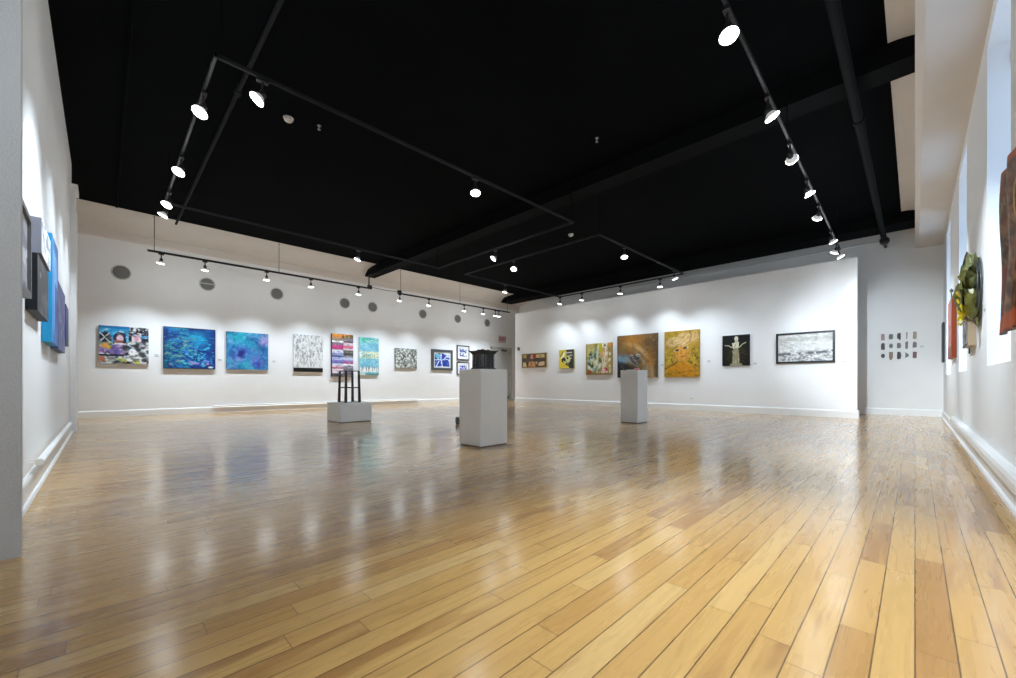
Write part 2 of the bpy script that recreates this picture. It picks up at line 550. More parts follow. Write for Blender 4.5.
# window wall with three recesses
NICHES = [(4.08, 5.29), (7.18, 8.39), (10.28, 11.49)]
ZS, ZH, DP = .935, 3.56, .36
b = MB()
edges = [-1.8] + [q for n in NICHES for q in n] + [YD + .2]
for k in range(0, len(edges), 2):
    b.box(XE, XE + DP, edges[k], edges[k + 1], 0, ZC)
for y0, y1 in NICHES:
    b.box(XE, XE + DP, y0, y1, ZH, ZC)
    b.prism([(XE, 0), (XE, ZS - .05), (XE + DP, ZS), (XE + DP, 0)], 'y', y0, y1)
struct('wall_right', b, M['wall'])
for k, (y0, y1) in enumerate(NICHES):
    w = bpy.data.objects.new('window_%d' % (k + 1), None)
    COL.objects.link(w); w.location = (XE + DP, (y0 + y1) / 2, ZS); w['kind'] = 'structure'
    hw, hh = (y1 - y0) / 2, ZH - ZS
    f = MB()
    f.box(-.06, .0, -hw, -hw + .06, 0, hh).box(-.06, 0, hw - .06, hw, 0, hh).box(-.06, 0, -hw, hw, 0, .06).box(-.06, 0, -hw, hw, hh - .06, hh)
    f.box(-.05, 0, -hw, hw, hh / 2 - .025, hh / 2 + .025).box(-.05, 0, -.015, .015, 0, hh)
    f.build('window_frame', M['trim'], w)
    MB().box(-.02, -.012, -hw + .05, hw - .05, .05, hh - .05).build('pane', M['window'], w)

# base boards
def base_profile(h, d):
    return [(0, 0), (d, 0), (d, h - .025), (d * .75, h - .012), (d * .35, h - .004), (0, h)]


struct('baseboard_back', MB().prism([(XB + x, z) for x, z in base_profile(.145, .022)], 'y', -1.59, 12.4), M['trim'])
struct('baseboard_partition', MB().prism([(YC - x, z) for x, z in base_profile(.165, .03)], 'x', -10.62, -.842)
       .box(-.842, -.815, YC - .03, YC + .16, 0, .16), M['trim'])
struct('baseboard_end', MB().prism([(YD - x, z) for x, z in base_profile(.15, .02)], 'x', -.84, XE), M['trim'])
struct('baseboard_right', MB().prism([(XE - x, z) for x, z in base_profile(.136, .02)], 'y', -1.8, YD - .02)
       .prism([(XE - .02, 0), (XE - .038, 0), (XE - .034, .018), (XE - .02, .026)], 'y', -1.8, YD - .02), M['trim'])
struct('baseboard_left', MB().prism([(YA + x, z) for x, z in base_profile(.15, .02)], 'x', -8.98, -2.77)
       .prism([(YA + .02, 0), (YA + .036, 0), (YA + .03, .018), (YA + .02, .024)], 'x', -8.98, -2.77), M['trim'])

# black beams with curved ends
def beam(name, y0, y1, zb):
    p = [(-11.55, ZC + .02), (-11.60, 4.10), (-11.70, 4.02), (-11.78, zb), (.0, zb), (.0, ZC + .02)]
    return struct(name, MB().prism(p, 'y', y0, y1), M['beam'])


beam('ceiling_beam', 5.61, 5.94, 3.95)
beam('ceiling_beam', 11.33, 11.93, 3.95)

# door beside the far corner, in the vent wall
d = bpy.data.objects.new('door_1', None); COL.objects.link(d); d.location = (XB, 11.66, 0); d['kind'] = 'structure'
DOORM = mat('grey_door_paint', (.60, .60, .58), .5, var=.01)
MB().box(.0, .02, -.50, .52, .01, 2.10).build('door_leaf', DOORM, d)
f = MB().box(.0, .035, -.58, -.505, 0, 2.18).box(.0, .035, .525, .62, 0, 2.18).box(.0, .035, -.58, .62, 2.105, 2.19)
f.build('door_frame', DOORM, d)
MB().box(.02, .026, -.48, .50, .02, .17).build('kick_plate', M['steel'], d)
for z in (.2, 1.05, 1.95):
    MB().tube([(.03, .515, z - .055), (.03, .515, z + .055)], .012).build('hinge', M['steel'], d)
MB().box(.02, .075, .02, .30, 2.02, 2.09, .006).tube([(.06, .16, 2.10), (.13, -.05, 2.11), (.04, -.18, 2.13)], .009).build('door_closer', M['device'], d)
MB().tube([(.02, -.42, 1.0), (.075, -.42, 1.0), (.075, -.30, 1.0)], .011).lathe([(.03, .02), (.03, .028)], (0, -.42, 1.0), 16, 'x').build('door_handle', M['steel'], d)

# ------------------------------------------------------------------ rails and pipes low on the walls
def rail(name, axis, a0, a1, pos, z, out, label):
    r = thing(name, label, 'heating pipe', (0, 0, 0))
    R_ = .017 if axis == 'y' else .021
    def P(a, o_, zz):
        return (a, pos + out * o_, zz) if axis == 'x' else (pos + out * o_, a, zz)
    MB().tube([P(a0, .05, z), P(a0 + (a1 - a0) * .01, .05, z), P(a1, .05, z)], R_, 12).build('pipe', M['trim'], r)
    n = max(2, int(abs(a1 - a0) / 1.4))
    for k in range(n + 1):
        a = a0 + (a1 - a0) * (.02 + .96 * k / n)
        q = MB().tube([P(a, .003, z - .012), P(a, .05, z - .012)], .006, 8)
        q.build('bracket', M['trim'], r)
    q = MB()
    q.tube([P(a0, .05, z), P(a0 - (.03 if a1 > a0 else -.03), .05, z)], [R_ + .004, R_ + .002], 12).build('end_cap', M['trim'], r)
    return r


rail('heating_pipe', 'x', -4.15, -7.7, YA, .215, 1, 'white heating pipe along the foot of the left wall')
r = thing('baseboard_heater', 'long white heater cover along the foot of the window wall at right', 'heater', (XE, 0, 0))
pr = [(-.003, .150), (-.058, .150), (-.060, .158), (-.060, .205), (-.052, .226), (-.034, .236), (-.003, .238)]
MB().prism(pr, 'y', -1.2, 8.86).build('cover', M['trim'], r)
MB().prism([(x * 1.06 - .001, .19 + (z - .19) * 1.05) for x, z in pr], 'y', 8.86, 8.94).build('end_cap', M['trim'], r)
for y in (1.2, 3.6, 6.0, 8.4):
    MB().box(-.05, -.004, y - .012, y + .012, .138, .152).build('bracket', M['device'], r)
rail('heating_pipe', 'y', 1.93, 7.66, XB, .165, 1, 'long thin white pipe above the baseboard of the vent wall')

# ceiling pipes and fittings
r = thing('ceiling_pipe', 'thick black pipe under the ceiling near the window wall', 'pipe', (-.475, 0, 3.86))
MB().tube([(0, -1.6, 0), (0, 12.2, 0)], .048, 16).build('pipe', M['pipe'], r)
for y in (1.2, 6.33):
    MB().tube([(0, y, 0), (0, y + .08, 0)], .057, 16).tube([(0, y + .05, .06), (0, y + .05, .31)], .008, 6).build('coupling', M['pipe'], r)
MB().lathe([(.048, 12.1), (.07, 12.12), (.085, 12.16), (.085, 12.22), (.06, 12.25)], (0, 0, 0), 16, 'y').tube([(0, 12.2, 0), (0, 12.76, 0)], .03, 12).build('end_flange', M['black'], r)
o = MB().tube([(-.56, 12.737, 4.005), (-10.4, 12.737, 4.005)], .0125, 8).build('conduit_pipe', M['conduit'])
tag(o, 'thin pale conduit running level high on the end wall', 'conduit')
o = MB().tube([(-3.2, 1.09, 4.05), (-6.5, 1.085, 4.05), (-10.9, 1.08, 4.05)], .022, 8).tube([(-5.4, 1.09, 4.05), (-5.5, 1.09, 4.05)], .036, 8) \
    .tube([(-5.45, 1.09, 4.05), (-5.45, 1.09, 4.18)], .012, 6).tube([(-9.5, 1.09, 4.05), (-9.5, 1.09, 4.18)], .012, 6).tube([(-2.4, 1.09, 4.05), (-3.25, 1.09, 4.05)], .022, 8).build('ceiling_conduit', M['faint'])
tag(o, 'dark grey conduit under the ceiling beside the corner of the track', 'conduit')
o = MB().tube([(-4.4, .19, 4.10), (-10.8, .185, 4.10)], .018, 8).tube([(-8, .19, 4.10), (-8, .19, 4.18)], .01, 6).build('ceiling_conduit', M['ceil'])
tag(o, 'faint black conduit under the ceiling close to the left wall', 'conduit')


def detector(x, y, label):
    r = thing('smoke_detector', label, 'smoke detector', (x, y, ZC))
    MB().lathe([(.062, .0), (.062, -.012), (.055, -.02)], n=20).build('base', M['detector'], r)
    MB().lathe([(.052, -.018), (.05, -.035), (.038, -.048), (.012, -.052)], n=20).build('sensor_cap', M['detector'], r)


detector(-5.73, 1.70, 'cream smoke detector on the black ceiling by the nearest track corner')
detector(-5.62, 7.66, 'cream smoke detector on the black ceiling between the two track loops')


def sprinkler(x, y, label):
    r = thing('sprinkler_head', label, 'sprinkler', (x, y, ZC))
    MB().lathe([(.025, 0), (.025, -.006), (.010, -.01), (.008, -.035)], n=12).build('body', M['steel'], r)
    MB().lathe([(.004, -.035), (.004, -.052), (.02, -.054), (.02, -.057)], n=12).build('deflector', M['steel'], r)


sprinkler(-5.61, 2.04, 'small sprinkler head just past the nearer smoke detector')
sprinkler(-3.15, 4.9, 'small sprinkler head in the ceiling before the beam, left of the right track')

# ------------------------------------------------------------------ round vents
VY = [.28, 1.79, 3.31, 5.15, 6.04, 7.89, 9.42, 10.90]
VZ = [3.12, 3.12, 3.12, 3.12, 3.12, 3.12, 3.12, 3.12]
VL = ['round grey vent nearest the left end of the vent wall',
      'round grey vent with a pale bar, above the deep blue lily-pond painting',
      'round grey vent above the turquoise and purple painting',
      'round grey vent, left of the close pair above the striped collage',
      'round grey vent, right of the close pair above the striped collage',
      'round grey vent above the gap between the scribbled canvas and the blue framed print',
      'round grey vent above the two small framed blue prints',
      'round grey vent farthest along, nearest the exit sign']
for k, (y, z) in enumerate(zip(VY, VZ)):
    r = thing('wall_vent', VL[k], 'vent', (XB, y, z), 'round vents high on the long wall')
    MB().torus((.004, 0, 0), .15, .013, 'x', 32, 8).build('rim', M['ventrim'], r)
    g = MB().lathe([(.142, .0), (.142, .006), (.10, .008), (.05, .0085), (.001, .0085)], (0, 0, 0), 32, 'x')
    for q in range(-4, 5):
        hw = math.sqrt(max(0, .138 ** 2 - (q * .03) ** 2))
        g.box(.006, .014, -hw, hw, q * .03 - .005, q * .03 + .005)
    g.build('grille', M['vent'], r)
    if k == 1:
        MB().box(.012, .02, -.135, .135, .0, .02).build('cross_bar', M['ventrim'], r)

# ------------------------------------------------------------------ lighting tracks
THIN = [False]


def seg_box(b, p, q, w=.018, h=.018):
    if THIN[0]: w, h = .0115, .014
    (x0, y0), (x1, y1) = p, q
    b.box(min(x0, x1) - w, max(x0, x1) + w, min(y0, y1) - w, max(y0, y1) + w, ZT - h, ZT + h)
    # the two conductor lips under the rail
    if abs(x1 - x0) > abs(y1 - y0):
        for s in (-1, 1):
            b.box(min(x0, x1), max(x0, x1), y0 + s * .008 - .002, y0 + s * .008 + .002, ZT - h - .006, ZT - h)
    else:
        for s in (-1, 1):
            b.box(x0 + s * .008 - .002, x0 + s * .008 + .002, min(y0, y1), max(y0, y1), ZT - h - .006, ZT - h)
    return b


def track(label, pts, rods, m, boxes=(), name='lighting_track'):
    r = thing(name, label, 'lighting track')
    for p, q in zip(pts[:-1], pts[1:]):
        seg_box(MB(), p, q).build('rail', m, r)
    for x, y in rods:
        MB().tube([(x, y, ZT), (x, y, ZC + .01)], .006, 8).lathe([(.016, ZC + .001), (.016, ZC - .010), (.008, ZC - .016)], (x, y, 0), 12).build('hanger_rod', M['rod' if x > -9 else 'black'], r)
    for x, y in boxes:
        MB().box(x - .035, x + .035, y - .06, y + .06, ZT - .02, ZT + .09, .006).build('feed_box', M['black'], r)
    return r


TX0, TX1 = -4.08, -7.96
THIN[0] = True
track('square loop of black lighting track, nearer the camera', [(TX0, .66), (TX0, 5.62), (TX1, 5.62), (TX1, .66), (TX0, .66)],
      [(TX0, .70), (TX0, 5.58), (TX1, 5.58), (TX1, .7)], M['trackedge'])
track('square loop of black lighting track, beyond the nearer loop', [(TX0, 6.42), (TX0, 10.25), (TX1, 10.25), (TX1, 6.42), (TX0, 6.42)],
      [(TX0, 6.45), (TX1, 10.2), (TX1, 6.46), (TX0, 10.2)], M['trackedge'])
rt = track('straight black lighting track running away at the right', [(0, -1.0), (0, 10.62)],
      [(0, .6), (0, 5.3), (0, 10.3)], M['trackedge'])
rt.location = (-.90, 0, 0)
rt.rotation_euler = (0, 0, .0166)
THIN[0] = False
bt1 = track('nearer black lighting track hung along the vent wall', [(-11.1, .66), (-11.1, 5.49)], [(-11.1, .75), (-11.1, 3.08)], M['black'], [(-11.1, 5.44)])
MB().tube([(-11.1, 5.42, ZT), (-11.1, 5.42, 3.80), (-11.1, 5.75, 3.97)], .02, 8).build('feed_conduit', M['black'], bt1)
MB().tube([(-11.1, 5.49, ZT + .04), (-11.1, 5.95, ZT + .02), (-11.1, 6.335, ZT + .04)], .008, 6).build('link_cable', M['grey'], bt1)
track('farther black lighting track hung along the vent wall', [(-11.1, 6.36), (-11.1, 11.15)], [(-11.1, 6.44), (-11.1, 8.73), (-11.1, 11.05)], M['black'], [(-11.1, 6.40)])


# ------------------------------------------------------------------ spotlights
def make_lamp():
    r = bpy.data.objects.new('track_spotlight', None); r.empty_display_size = .1; COL.objects.link(r)
    MB().box(-.022, .022, -.045, .045, -.03, .0, .004).build('track_adapter', M['black'], r)
    MB().tube([(0, 0, -.02), (0, 0, -.115)], .011, 10).lathe([(.02, -.10), (.026, -.112), (.026, -.13), (.018, -.142)], n=12).build('stem', M['black'], r)
    bulb = MB()
    bulb.lathe([(.018, .012), (.022, .0), (.024, -.018), (.040, -.034), (.055, -.052), (.061, -.064), (.062, -.070)], n=24)
    bo = bulb.build('bulb', M['bulb'], r)
    so = MB().lathe([(.022, .02), (.030, .012), (.030, -.022), (.024, -.03)], n=16).build('socket', M['black'], bo)
    lo = MB().lathe([(.0625, -.066), (.0640, -.072), (.061, -.078), (.046, -.083), (.024, -.086), (.001, -.087)], n=24).build('lens', M['lens'], bo)
    return r


LAMP0 = make_lamp()
LUSED = [False]
FILL = 2.6


def add_lamp(x, y, aim, label, watts, cone=58, group='track spotlights', col=(.77, .89, 1.0), blend=1.0):
    if not LUSED[0]:
        r = LAMP0; LUSED[0] = True
    else:
        r = LAMP0.copy(); COL.objects.link(r)
        for ch in list(LAMP0.children):
            c = ch.copy(); COL.objects.link(c); c.parent = r
            for g in ch.children:
                if g.type == 'LIGHT': continue
                e = g.copy(); COL.objects.link(e); e.parent = c
    r.location = (x, y, ZT - .022)
    tag(r, label, 'spotlight', group)
    bulb = [c for c in r.children if c.name.startswith('bulb')][0]
    piv = Vector((0, 0, -.135))
    turned = min(abs(y - q) for q in (.66, 5.62, 6.42, 10.25)) < .001     # hangs on a rail that runs along x
    r.rotation_euler = (0, 0, PI / 2 if turned else 0)
    d = (Vector(aim) - (Vector(r.location) + piv)).normalized()
    if turned:
        d = Vector((d.y, -d.x, d.z))
    bulb.location = piv
    bulb.rotation_mode = 'QUATERNION'
    bulb.rotation_quaternion = d.to_track_quat('-Z', 'Y')
    L = bpy.data.lights.new('spot_beam', 'SPOT')
    L.energy = watts; L.color = col
    L.spot_size = math.radians(cone); L.spot_blend = blend
    L.shadow_soft_size = .045
    lo = bpy.data.objects.new('spot_beam', L); COL.objects.link(lo)
    lo.parent = bulb
    lo.location = (0, 0, -.15)
    P = bpy.data.lights.new('bulb_glow', 'POINT')          # added fill light at each bulb, lifts the walls around it
    P.energy = FILL * watts / 90 if FILL * watts / 90 < FILL else FILL; P.color = (.86, .94, 1.0); P.shadow_soft_size = .17
    po = bpy.data.objects.new('bulb_glow', P); COL.objects.link(po)
    po.parent = bulb
    po.location = (0, 0, -.17)
    return r


ORD = ['first', 'second', 'third', 'fourth', 'fifth', 'sixth', 'seventh', 'eighth', 'ninth', 'tenth', 'eleventh']
WB = 88
WC = 92
# along the vent wall
BT = [.86, 1.60, 2.81, 3.83, 5.11, 6.41, 7.46, 8.92, 9.80, 10.41, 10.58]
BA = [.35, 1.45, 2.65, 4.10, 5.15, 5.95, 7.2, 8.7, 9.7, 10.1, 10.9]
for k, (y, ya) in enumerate(zip(BT, BA)):
    add_lamp(-11.1, y, (XB + .40, ya, 0), 'white-lensed spotlight, %s from the left on the track along the vent wall' % ORD[k], WB if k < 9 else WB * .5, WC)
# near loop
for k, (x, xa) in enumerate(zip([-4.66, -6.16, -7.42, -7.90], [-4.3, -5.6, -6.9, -8.4])):
    add_lamp(max(x, -7.9), .66, (xa, YA, 1.2), 'bright spotlight, %s from the near corner on the left side of the near track loop' % ORD[k], 52, 84)
add_lamp(TX0, 1.00, (-4.4, YA, 1.5), 'large bright spotlight hanging beside the near corner of the near track loop', 110, 60)
add_lamp(TX0, 3.46, (-3.66, 3.28, .95), 'single spotlight midway along the near track loop, above the tall plinth', 95, 60)
add_lamp(TX1, 3.67, (-9.2, 2.6, .0), 'single spotlight on the far left side of the near track loop', 70, 70)
add_lamp(-5.99, 5.62, (-7.65, 3.4, .4), 'single spotlight on the side of the near loop facing the far loop', 65, 60)
# far loop
add_lamp(-6.25, 6.42, (-5.3, 4.9, .0), 'very bright spotlight facing the camera on the near side of the far loop', 45, 64)
add_lamp(TX0, 7.33, (-3.7, 6.97, 1.0), 'single spotlight on the right side of the far track loop', 70, 60)
add_lamp(TX1, 7.84, (-9.6, 8.2, .0), 'single spotlight on the left side of the far track loop', 75, 70)
for k, (x, xa) in enumerate(zip([-8.02, -7.11, -5.82, -4.68], [-9.3, -8.0, -6.6, -5.0])):
    xx = min(max(x, TX1 + .02), TX0 - .1)
    add_lamp(xx, 10.25, (xa, YC - .12, 0), 'white spotlight, %s from the left on the far loop side facing the partition' % ORD[k], 45, 104)
add_lamp(TX0, 9.70, (-3.6, YC, .6), 'small bright spotlight beside the far right corner of the far loop', 60, 90)
# right track
RT = [3.18, 4.42, 5.46, 6.60, 7.67, 9.15, 9.95, 10.35]
RA = [(-.3, 2.6, 0), (XE, 5.4, .4), (-.45, YD, 1.0), (XE, 8.3, .4), (-2.9, YC, .4), (XE, 10.6, .4), (-2.7, YC - .3, 0), (XE, 11.6, .5)]
RW = [88, 185, 540, 180, 115, 130, 20, 30]
TILT = .0166                         # the right-hand track hangs very slightly askew
for k in range(8):
    add_lamp(-.90 - TILT * RT[k], RT[k], RA[k], 'bright spotlight, %s from the camera on the straight right-hand track' % ORD[k], RW[k], 40 if k == 2 else 78)
# the same track goes on over the camera's head; two unseen fill lamps added
add_lamp(-.93, 1.9, (.0, 1.6, 0), 'added unseen spotlight on the right-hand track, fill for the near floor', 270, 78)
add_lamp(-.91, .5, (-2.73, -.9, .6), 'added unseen spotlight on the right-hand track, fill for the near return wall', 56, 90)

# ------------------------------------------------------------------ plinths
def plinth(x0, x1, y0, y1, h, label):
    r = thing('plinth', label, 'plinth', ((x0 + x1) / 2, (y0 + y1) / 2, 0))
    w, d = (x1 - x0) / 2, (y1 - y0) / 2
    MB().box(-w, w, -d, d, .012, h, .003).build('body', M['plinth'], r)
    MB().box(-w + .012, w - .012, -d + .012, d - .012, 0, .014).build('recessed_foot', M['device'], r)
    return r


plinth(-3.88, -3.49, 3.04, 3.47, .898, 'tall pale grey plinth in the middle carrying the dark bronze block')
plinth(-8.01, -7.40, 3.06, 3.67, .362, 'low pale grey plinth under the black iron stand')
plinth(-3.877, -3.533, 6.83, 7.21, .968, 'slender pale grey plinth at right carrying the small marbled figure')
o = MB().box(-5.80, -5.73, 4.46, 4.53, 0, .125, .008).box(-5.79, -5.74, 4.45, 4.47, .02, .105).build('floor_box', M['device'])
tag(o, 'small dark box on the floor behind the tall plinth', 'box')

# bronze block: square core with corner posts, flaring roof with upturned corners, stepped foot
r = thing('bronze_sculpture', 'dark bronze temple-like block with flared top on the tall plinth', 'sculpture', (-3.685, 3.255, .898))
a = .082
MB().box(-a - .03, a + .03, -a - .03, a + .03, 0, .012).box(-a - .02, a + .02, -a - .02, a + .02, .012, .024).build('foot', M['bronze'], r)
core = MB().box(-a + .012, a - .012, -a + .012, a - .012, .02, .19)
for s in (-1, 1):
    core.box(s * (a - .005) - .006, s * (a - .005) + .006, -.03, .028, .024, .18).box(-.03, .028, s * (a - .005) - .006, s * (a - .005) + .006, .024, .18)
core.build('core', M['bronze'], r)
for sx in (-1, 1):
    for sy in (-1, 1):
        MB().box(sx * a - .014, sx * a + .014, sy * a - .014, sy * a + .014, .022, .19, .003).build('corner_post', M['bronzel'], r)
for s in (-1, 1):
    for t in (-.042, .040):
        MB().box(s * a - .009, s * a + .009, t - .007, t + .007, .024, .185, .002).build('rib', M['bronzel'], r)
        MB().box(t - .007, t + .007, s * a - .009, s * a + .009, .024, .185, .002).build('rib', M['bronzel'], r)
roof = MB()
q0, q1 = a + .012, a + .052
n = 8
lo, hi = [], []
for e in range(4):
    for k in range(n):
        t = k / n * 2 - 1
        cs = [(t, -1), (1, t), (-t, 1), (-1, -t)][e]
        lo.append((cs[0] * q0, cs[1] * q0, .182))
        hi.append((cs[0] * q1, cs[1] * q1, .224 + .012 * abs(t) ** 3))
N4 = 4 * n
roof.add(lo + hi, [(k, (k + 1) % N4, (k + 1) % N4 + N4, k + N4) for k in range(N4)])
top = [(x * .88, y * .88, z - .004) for x, y, z in hi]
roof.add(hi + top, [(k, (k + 1) % N4, (k + 1) % N4 + N4, k + N4) for k in range(N4)])
roof.add(top, [tuple(range(N4))])
roof.add(lo, [tuple(reversed(range(N4)))])
roof.box(-.055, -.028, -.055, -.028, .21, .243).box(.028, .055, -.055, -.028, .21, .24).box(.028, .055, .028, .055, .21, .243)
roof.build('flared_top', M['bronze'], r)

# black iron stand: four tapering legs, mid rails, thin top rails
r = thing('iron_sculpture', 'black iron open stand of four tall legs on the low plinth', 'sculpture', (-7.70, 3.36, .362))
sx, sy, H = .147, .129, .60
for ax in (-1, 1):
    for ay in (-1, 1):
        w0, w1 = .021, .015
        bx, by, tx, ty = ax * (sx + .006), ay * (sy + .004), ax * sx * .96, ay * sy * .96
        vs = [(bx + i * w0, by + j * w0, 0) for i, j in ((-1, -1), (1, -1), (1, 1), (-1, 1))] + [(tx + i * w1, ty + j * w1, H) for i, j in ((-1, -1), (1, -1), (1, 1), (-1, 1))]
        MB().add(vs, [(3, 2, 1, 0), (4, 5, 6, 7), (0, 1, 5, 4), (1, 2, 6, 5), (2, 3, 7, 6), (3, 0, 4, 7)]).build('leg', M['iron'], r)
MB().box(-sx, sx, -sy, sy, .272, .292).build('shelf', M['iron'], r)
b = MB()
for s in (-1, 1):
    b.box(-sx, sx, s * sy * .96 - .006, s * sy * .96 + .006, H - .008, H + .006)
    b.box(s * sx * .96 - .006, s * sx * .96 + .006, -sy, sy, H - .008, H + .006)
b.build('top_rail', M['grey'], r)
b = MB()
for s in (-1, 1):
    b.box(-sx, sx, s * sy - .005, s * sy + .005, .012, .022)
b.build('foot_rail', M['grey'], r)

# small marbled figure on the slender plinth
r = thing('clay_sculpture', 'small black and white twisted two-headed figure on a pink foot', 'sculpture', (-3.70, 7.02, .968))
MB().box(-.10, .0, -.10, -.01, .0, .012).build('book_base', M['card'], r)
MB().lathe([(.052, .0), (.058, .012), (.055, .03), (.04, .038)], (.035, .03, 0), 20).build('pink_foot', M['pink'], r)
b = MB()
b.tube([(.035, .03, .03), (.045, .035, .075), (.03, .03, .115), (.0, .01, .15), (-.03, -.015, .19), (-.055, -.035, .225)], [.024, .020, .030, .042, .038, .022], 10)
b.tube([(.01, .01, .14), (.045, .04, .125), (.075, .065, .15), (.095, .085, .185)], [.02, .016, .014, .008], 8)
b.tube([(.0, .0, .15), (.03, .03, .20), (.04, .04, .245)], [.024, .026, .02], 8)
b.build('body', M['stone'], r)
for (cx, cy, cz, R) in ((-.045, -.03, .24, .042), (.045, .045, .245, .046)):
    q = MB()
    for k in range(3):
        a_ = k * PI / 3
        q.torus((0, 0, 0), R * .8, R * .3, 'xyz'[k], 18, 8)
    ob = q.build('head', M['stone'], r)
    ob.location = (cx, cy, cz)
    MB().lathe([(R * .1, -R * .7), (R * .65, -R * .35), (R * .7, 0), (R * .6, R * .4), (R * .1, R * .75)], n=12).build('core', M['stone'], ob)
b = MB()
b.tube([(-.075, -.055, .262), (-.05, -.035, .288), (-.015, -.005, .282)], [.012, .014, .008], 8).tube([(.02, .02, .285), (.05, .05, .30), (.085, .078, .272)], [.01, .014, .008], 8)
b.build('curl', M['stonew'], r)

# ------------------------------------------------------------------ paintings, vent wall
def fit(w, h, n=96):
    return (n, max(12, int(n * h / w))) if w >= h else (max(12, int(n * w / h)), n)


A_ = Art(*fit(.78, .80), (205, 205, 208), 1)
A_.rect(0, 0, .6, .48, (40, 150, 205)).put(A_.step(A_.noise(5, 5), .5, .6) * (A_.Y < .45) * (A_.X < .58), (92, 190, 228))
A_.rect(0, 0, .6, .07, (20, 110, 170)).ell(.12, .32, .12, .15, (16, 36, 52))
A_.line([(.03, .2), (.2, .42)], .02, (200, 205, 195)).line([(.2, .2), (.03, .42)], .02, (200, 205, 195))
A_.poly([(.28, .5), (.28, .25), (.36, .15), (.52, .18), (.55, .5)], (38, 44, 66)).ell(.41, .33, .07, .1, (226, 190, 205)).rect(.3, .38, .46, .47, (150, 92, 80))
A_.rect(.58, .1, 1, .42, (30, 32, 40)).rect(.64, .2, .84, .4, (222, 205, 212)).rect(.70, .22, .78, .38, (214, 150, 165)).rect(.84, .22, 1, .30, (45, 130, 180))
A_.dabs(40, .62, .02, 1, .2, .03, .02, [(20, 20, 24), (225, 225, 228), (60, 60, 66)])
A_.rect(.0, .48, .55, .78, (120, 98, 160)).dabs(60, .02, .5, .52, .76, .03, .025, [(150, 110, 175), (96, 84, 150), (180, 140, 190), (110, 120, 190), (90, 70, 110)])
A_.dabs(14, .06, .47, .22, .6, .04, .03, [(235, 190, 40), (240, 160, 50), (120, 150, 60)]).rect(.3, .45, .54, .49, (232, 225, 228))
A_.dabs(120, .52, .42, 1, .96, .05, .035, [(35, 35, 38), (235, 235, 235), (130, 135, 130), (205, 210, 205), (165, 170, 180), (60, 62, 60)])
A_.rect(0, .75, .5, .8, (28, 28, 32)).rect(0, .72, .18, .75, (232, 232, 234))
A_.dabs(50, 0, .82, .8, .98, .05, .03, [(235, 235, 230), (40, 40, 42), (200, 200, 60), (170, 170, 165), (120, 120, 118)])
A_.ell(.06, .88, .07, .07, (205, 110, 70)).ell(.66, .68, .08, .1, (240, 240, 240))
A_.dabs(260, 0, .02, 1, .98, .022, .016, [(40, 40, 46), (232, 232, 234), (150, 160, 175), (90, 90, 96), (190, 150, 170), (70, 130, 170)], .5, 0, .8)
canvas('B', -.06, .72, 1.145, 1.945, .05, A_, 'busy black, blue and white collage painting of a street, leftmost on the vent wall', edge=rgb(120, 125, 130))

A_ = Art(*fit(.97, .96), (22, 60, 120), 2)
n1, n2 = A_.noise(7, 16, 4, .2), A_.noise(5, 9, 4, .3)
A_.put(A_.step(n1, .42, .62), (30, 110, 170)).put(A_.step(n2, .52, .7), (16, 40, 105))
A_.put(A_.step(A_.noise(9, 20, 3), .56, .64) * (A_.X < .6), (40, 130, 150)).ell(.66, .27, .2, .16, (28, 170, 215), .75, .6)
A_.put(A_.step(A_.X, .74, .92) * .5, (18, 56, 140)).put((A_.X < .12) * .5 * (A_.Y > .35), (10, 70, 95))
A_.dabs(120, .03, .25, .6, .95, .028, .014, [(40, 150, 160), (110, 150, 130), (60, 120, 180), (20, 80, 120), (150, 160, 150)])
A_.dabs(90, .35, .45, .85, .95, .03, .016, [(60, 205, 225), (90, 190, 230), (30, 130, 200), (20, 60, 140)])
A_.dabs(60, .6, .1, .98, .8, .022, .012, [(40, 150, 190), (20, 90, 150), (60, 190, 200), (14, 50, 110)], .7)
A_.dabs(16, .5, .78, .92, .95, .03, .02, [(120, 170, 230), (205, 215, 240), (90, 140, 220), (170, 130, 190)])
A_.ell(.9, .95, .05, .022, (225, 230, 235)).ell(.84, .87, .03, .025, (190, 130, 170))
A_.rect(0, 0, .02, 1, (20, 30, 60)).rect(.98, 0, 1, 1, (20, 30, 70)).rect(0, 0, 1, .02, (20, 40, 80)).rect(0, .98, 1, 1, (18, 40, 60))
canvas('B', .97, 1.94, 1.06, 2.02, .06, A_, 'deep blue painting of a rippling lily pond with cyan highlights', edge=rgb(50, 55, 70))

A_ = Art(*fit(.92, .94), (60, 130, 190), 3)
n1 = A_.noise(4, 4, 4, .4)
A_.put(A_.step(n1, .45, .65), (38, 170, 195)).put((1 - A_.Y * 1.6) * (1 - A_.X * .7), (20, 165, 180), .85)
A_.put(A_.step(A_.noise(6, 6, 4, .3), .52, .66), (110, 150, 205), .7).ell(.35, .55, .16, .2, (70, 90, 190), .8, .5).ell(.33, .58, .07, .09, (40, 40, 130), .8, .5)
A_.ell(.9, .2, .13, .15, (190, 150, 205), .85, .5).ell(.7, .75, .16, .14, (120, 100, 200), .75, .5).ell(.72, .88, .1, .1, (60, 60, 175), .7, .5)
A_.ell(.3, .72, .1, .06, (150, 130, 210), .7, .5).ell(.85, .42, .18, .05, (40, 120, 150), .6, .5)
A_.dabs(80, 0, 0, 1, 1, .02, .014, [(80, 200, 215), (90, 120, 200), (40, 110, 180), (160, 180, 225)], .5).put(A_.step(A_.noise(14, 12, 4, .2), .5, .66), (34, 96, 160), .5).put(A_.step(A_.noise(12, 14, 4, .2), .55, .68), (120, 190, 220), .4)
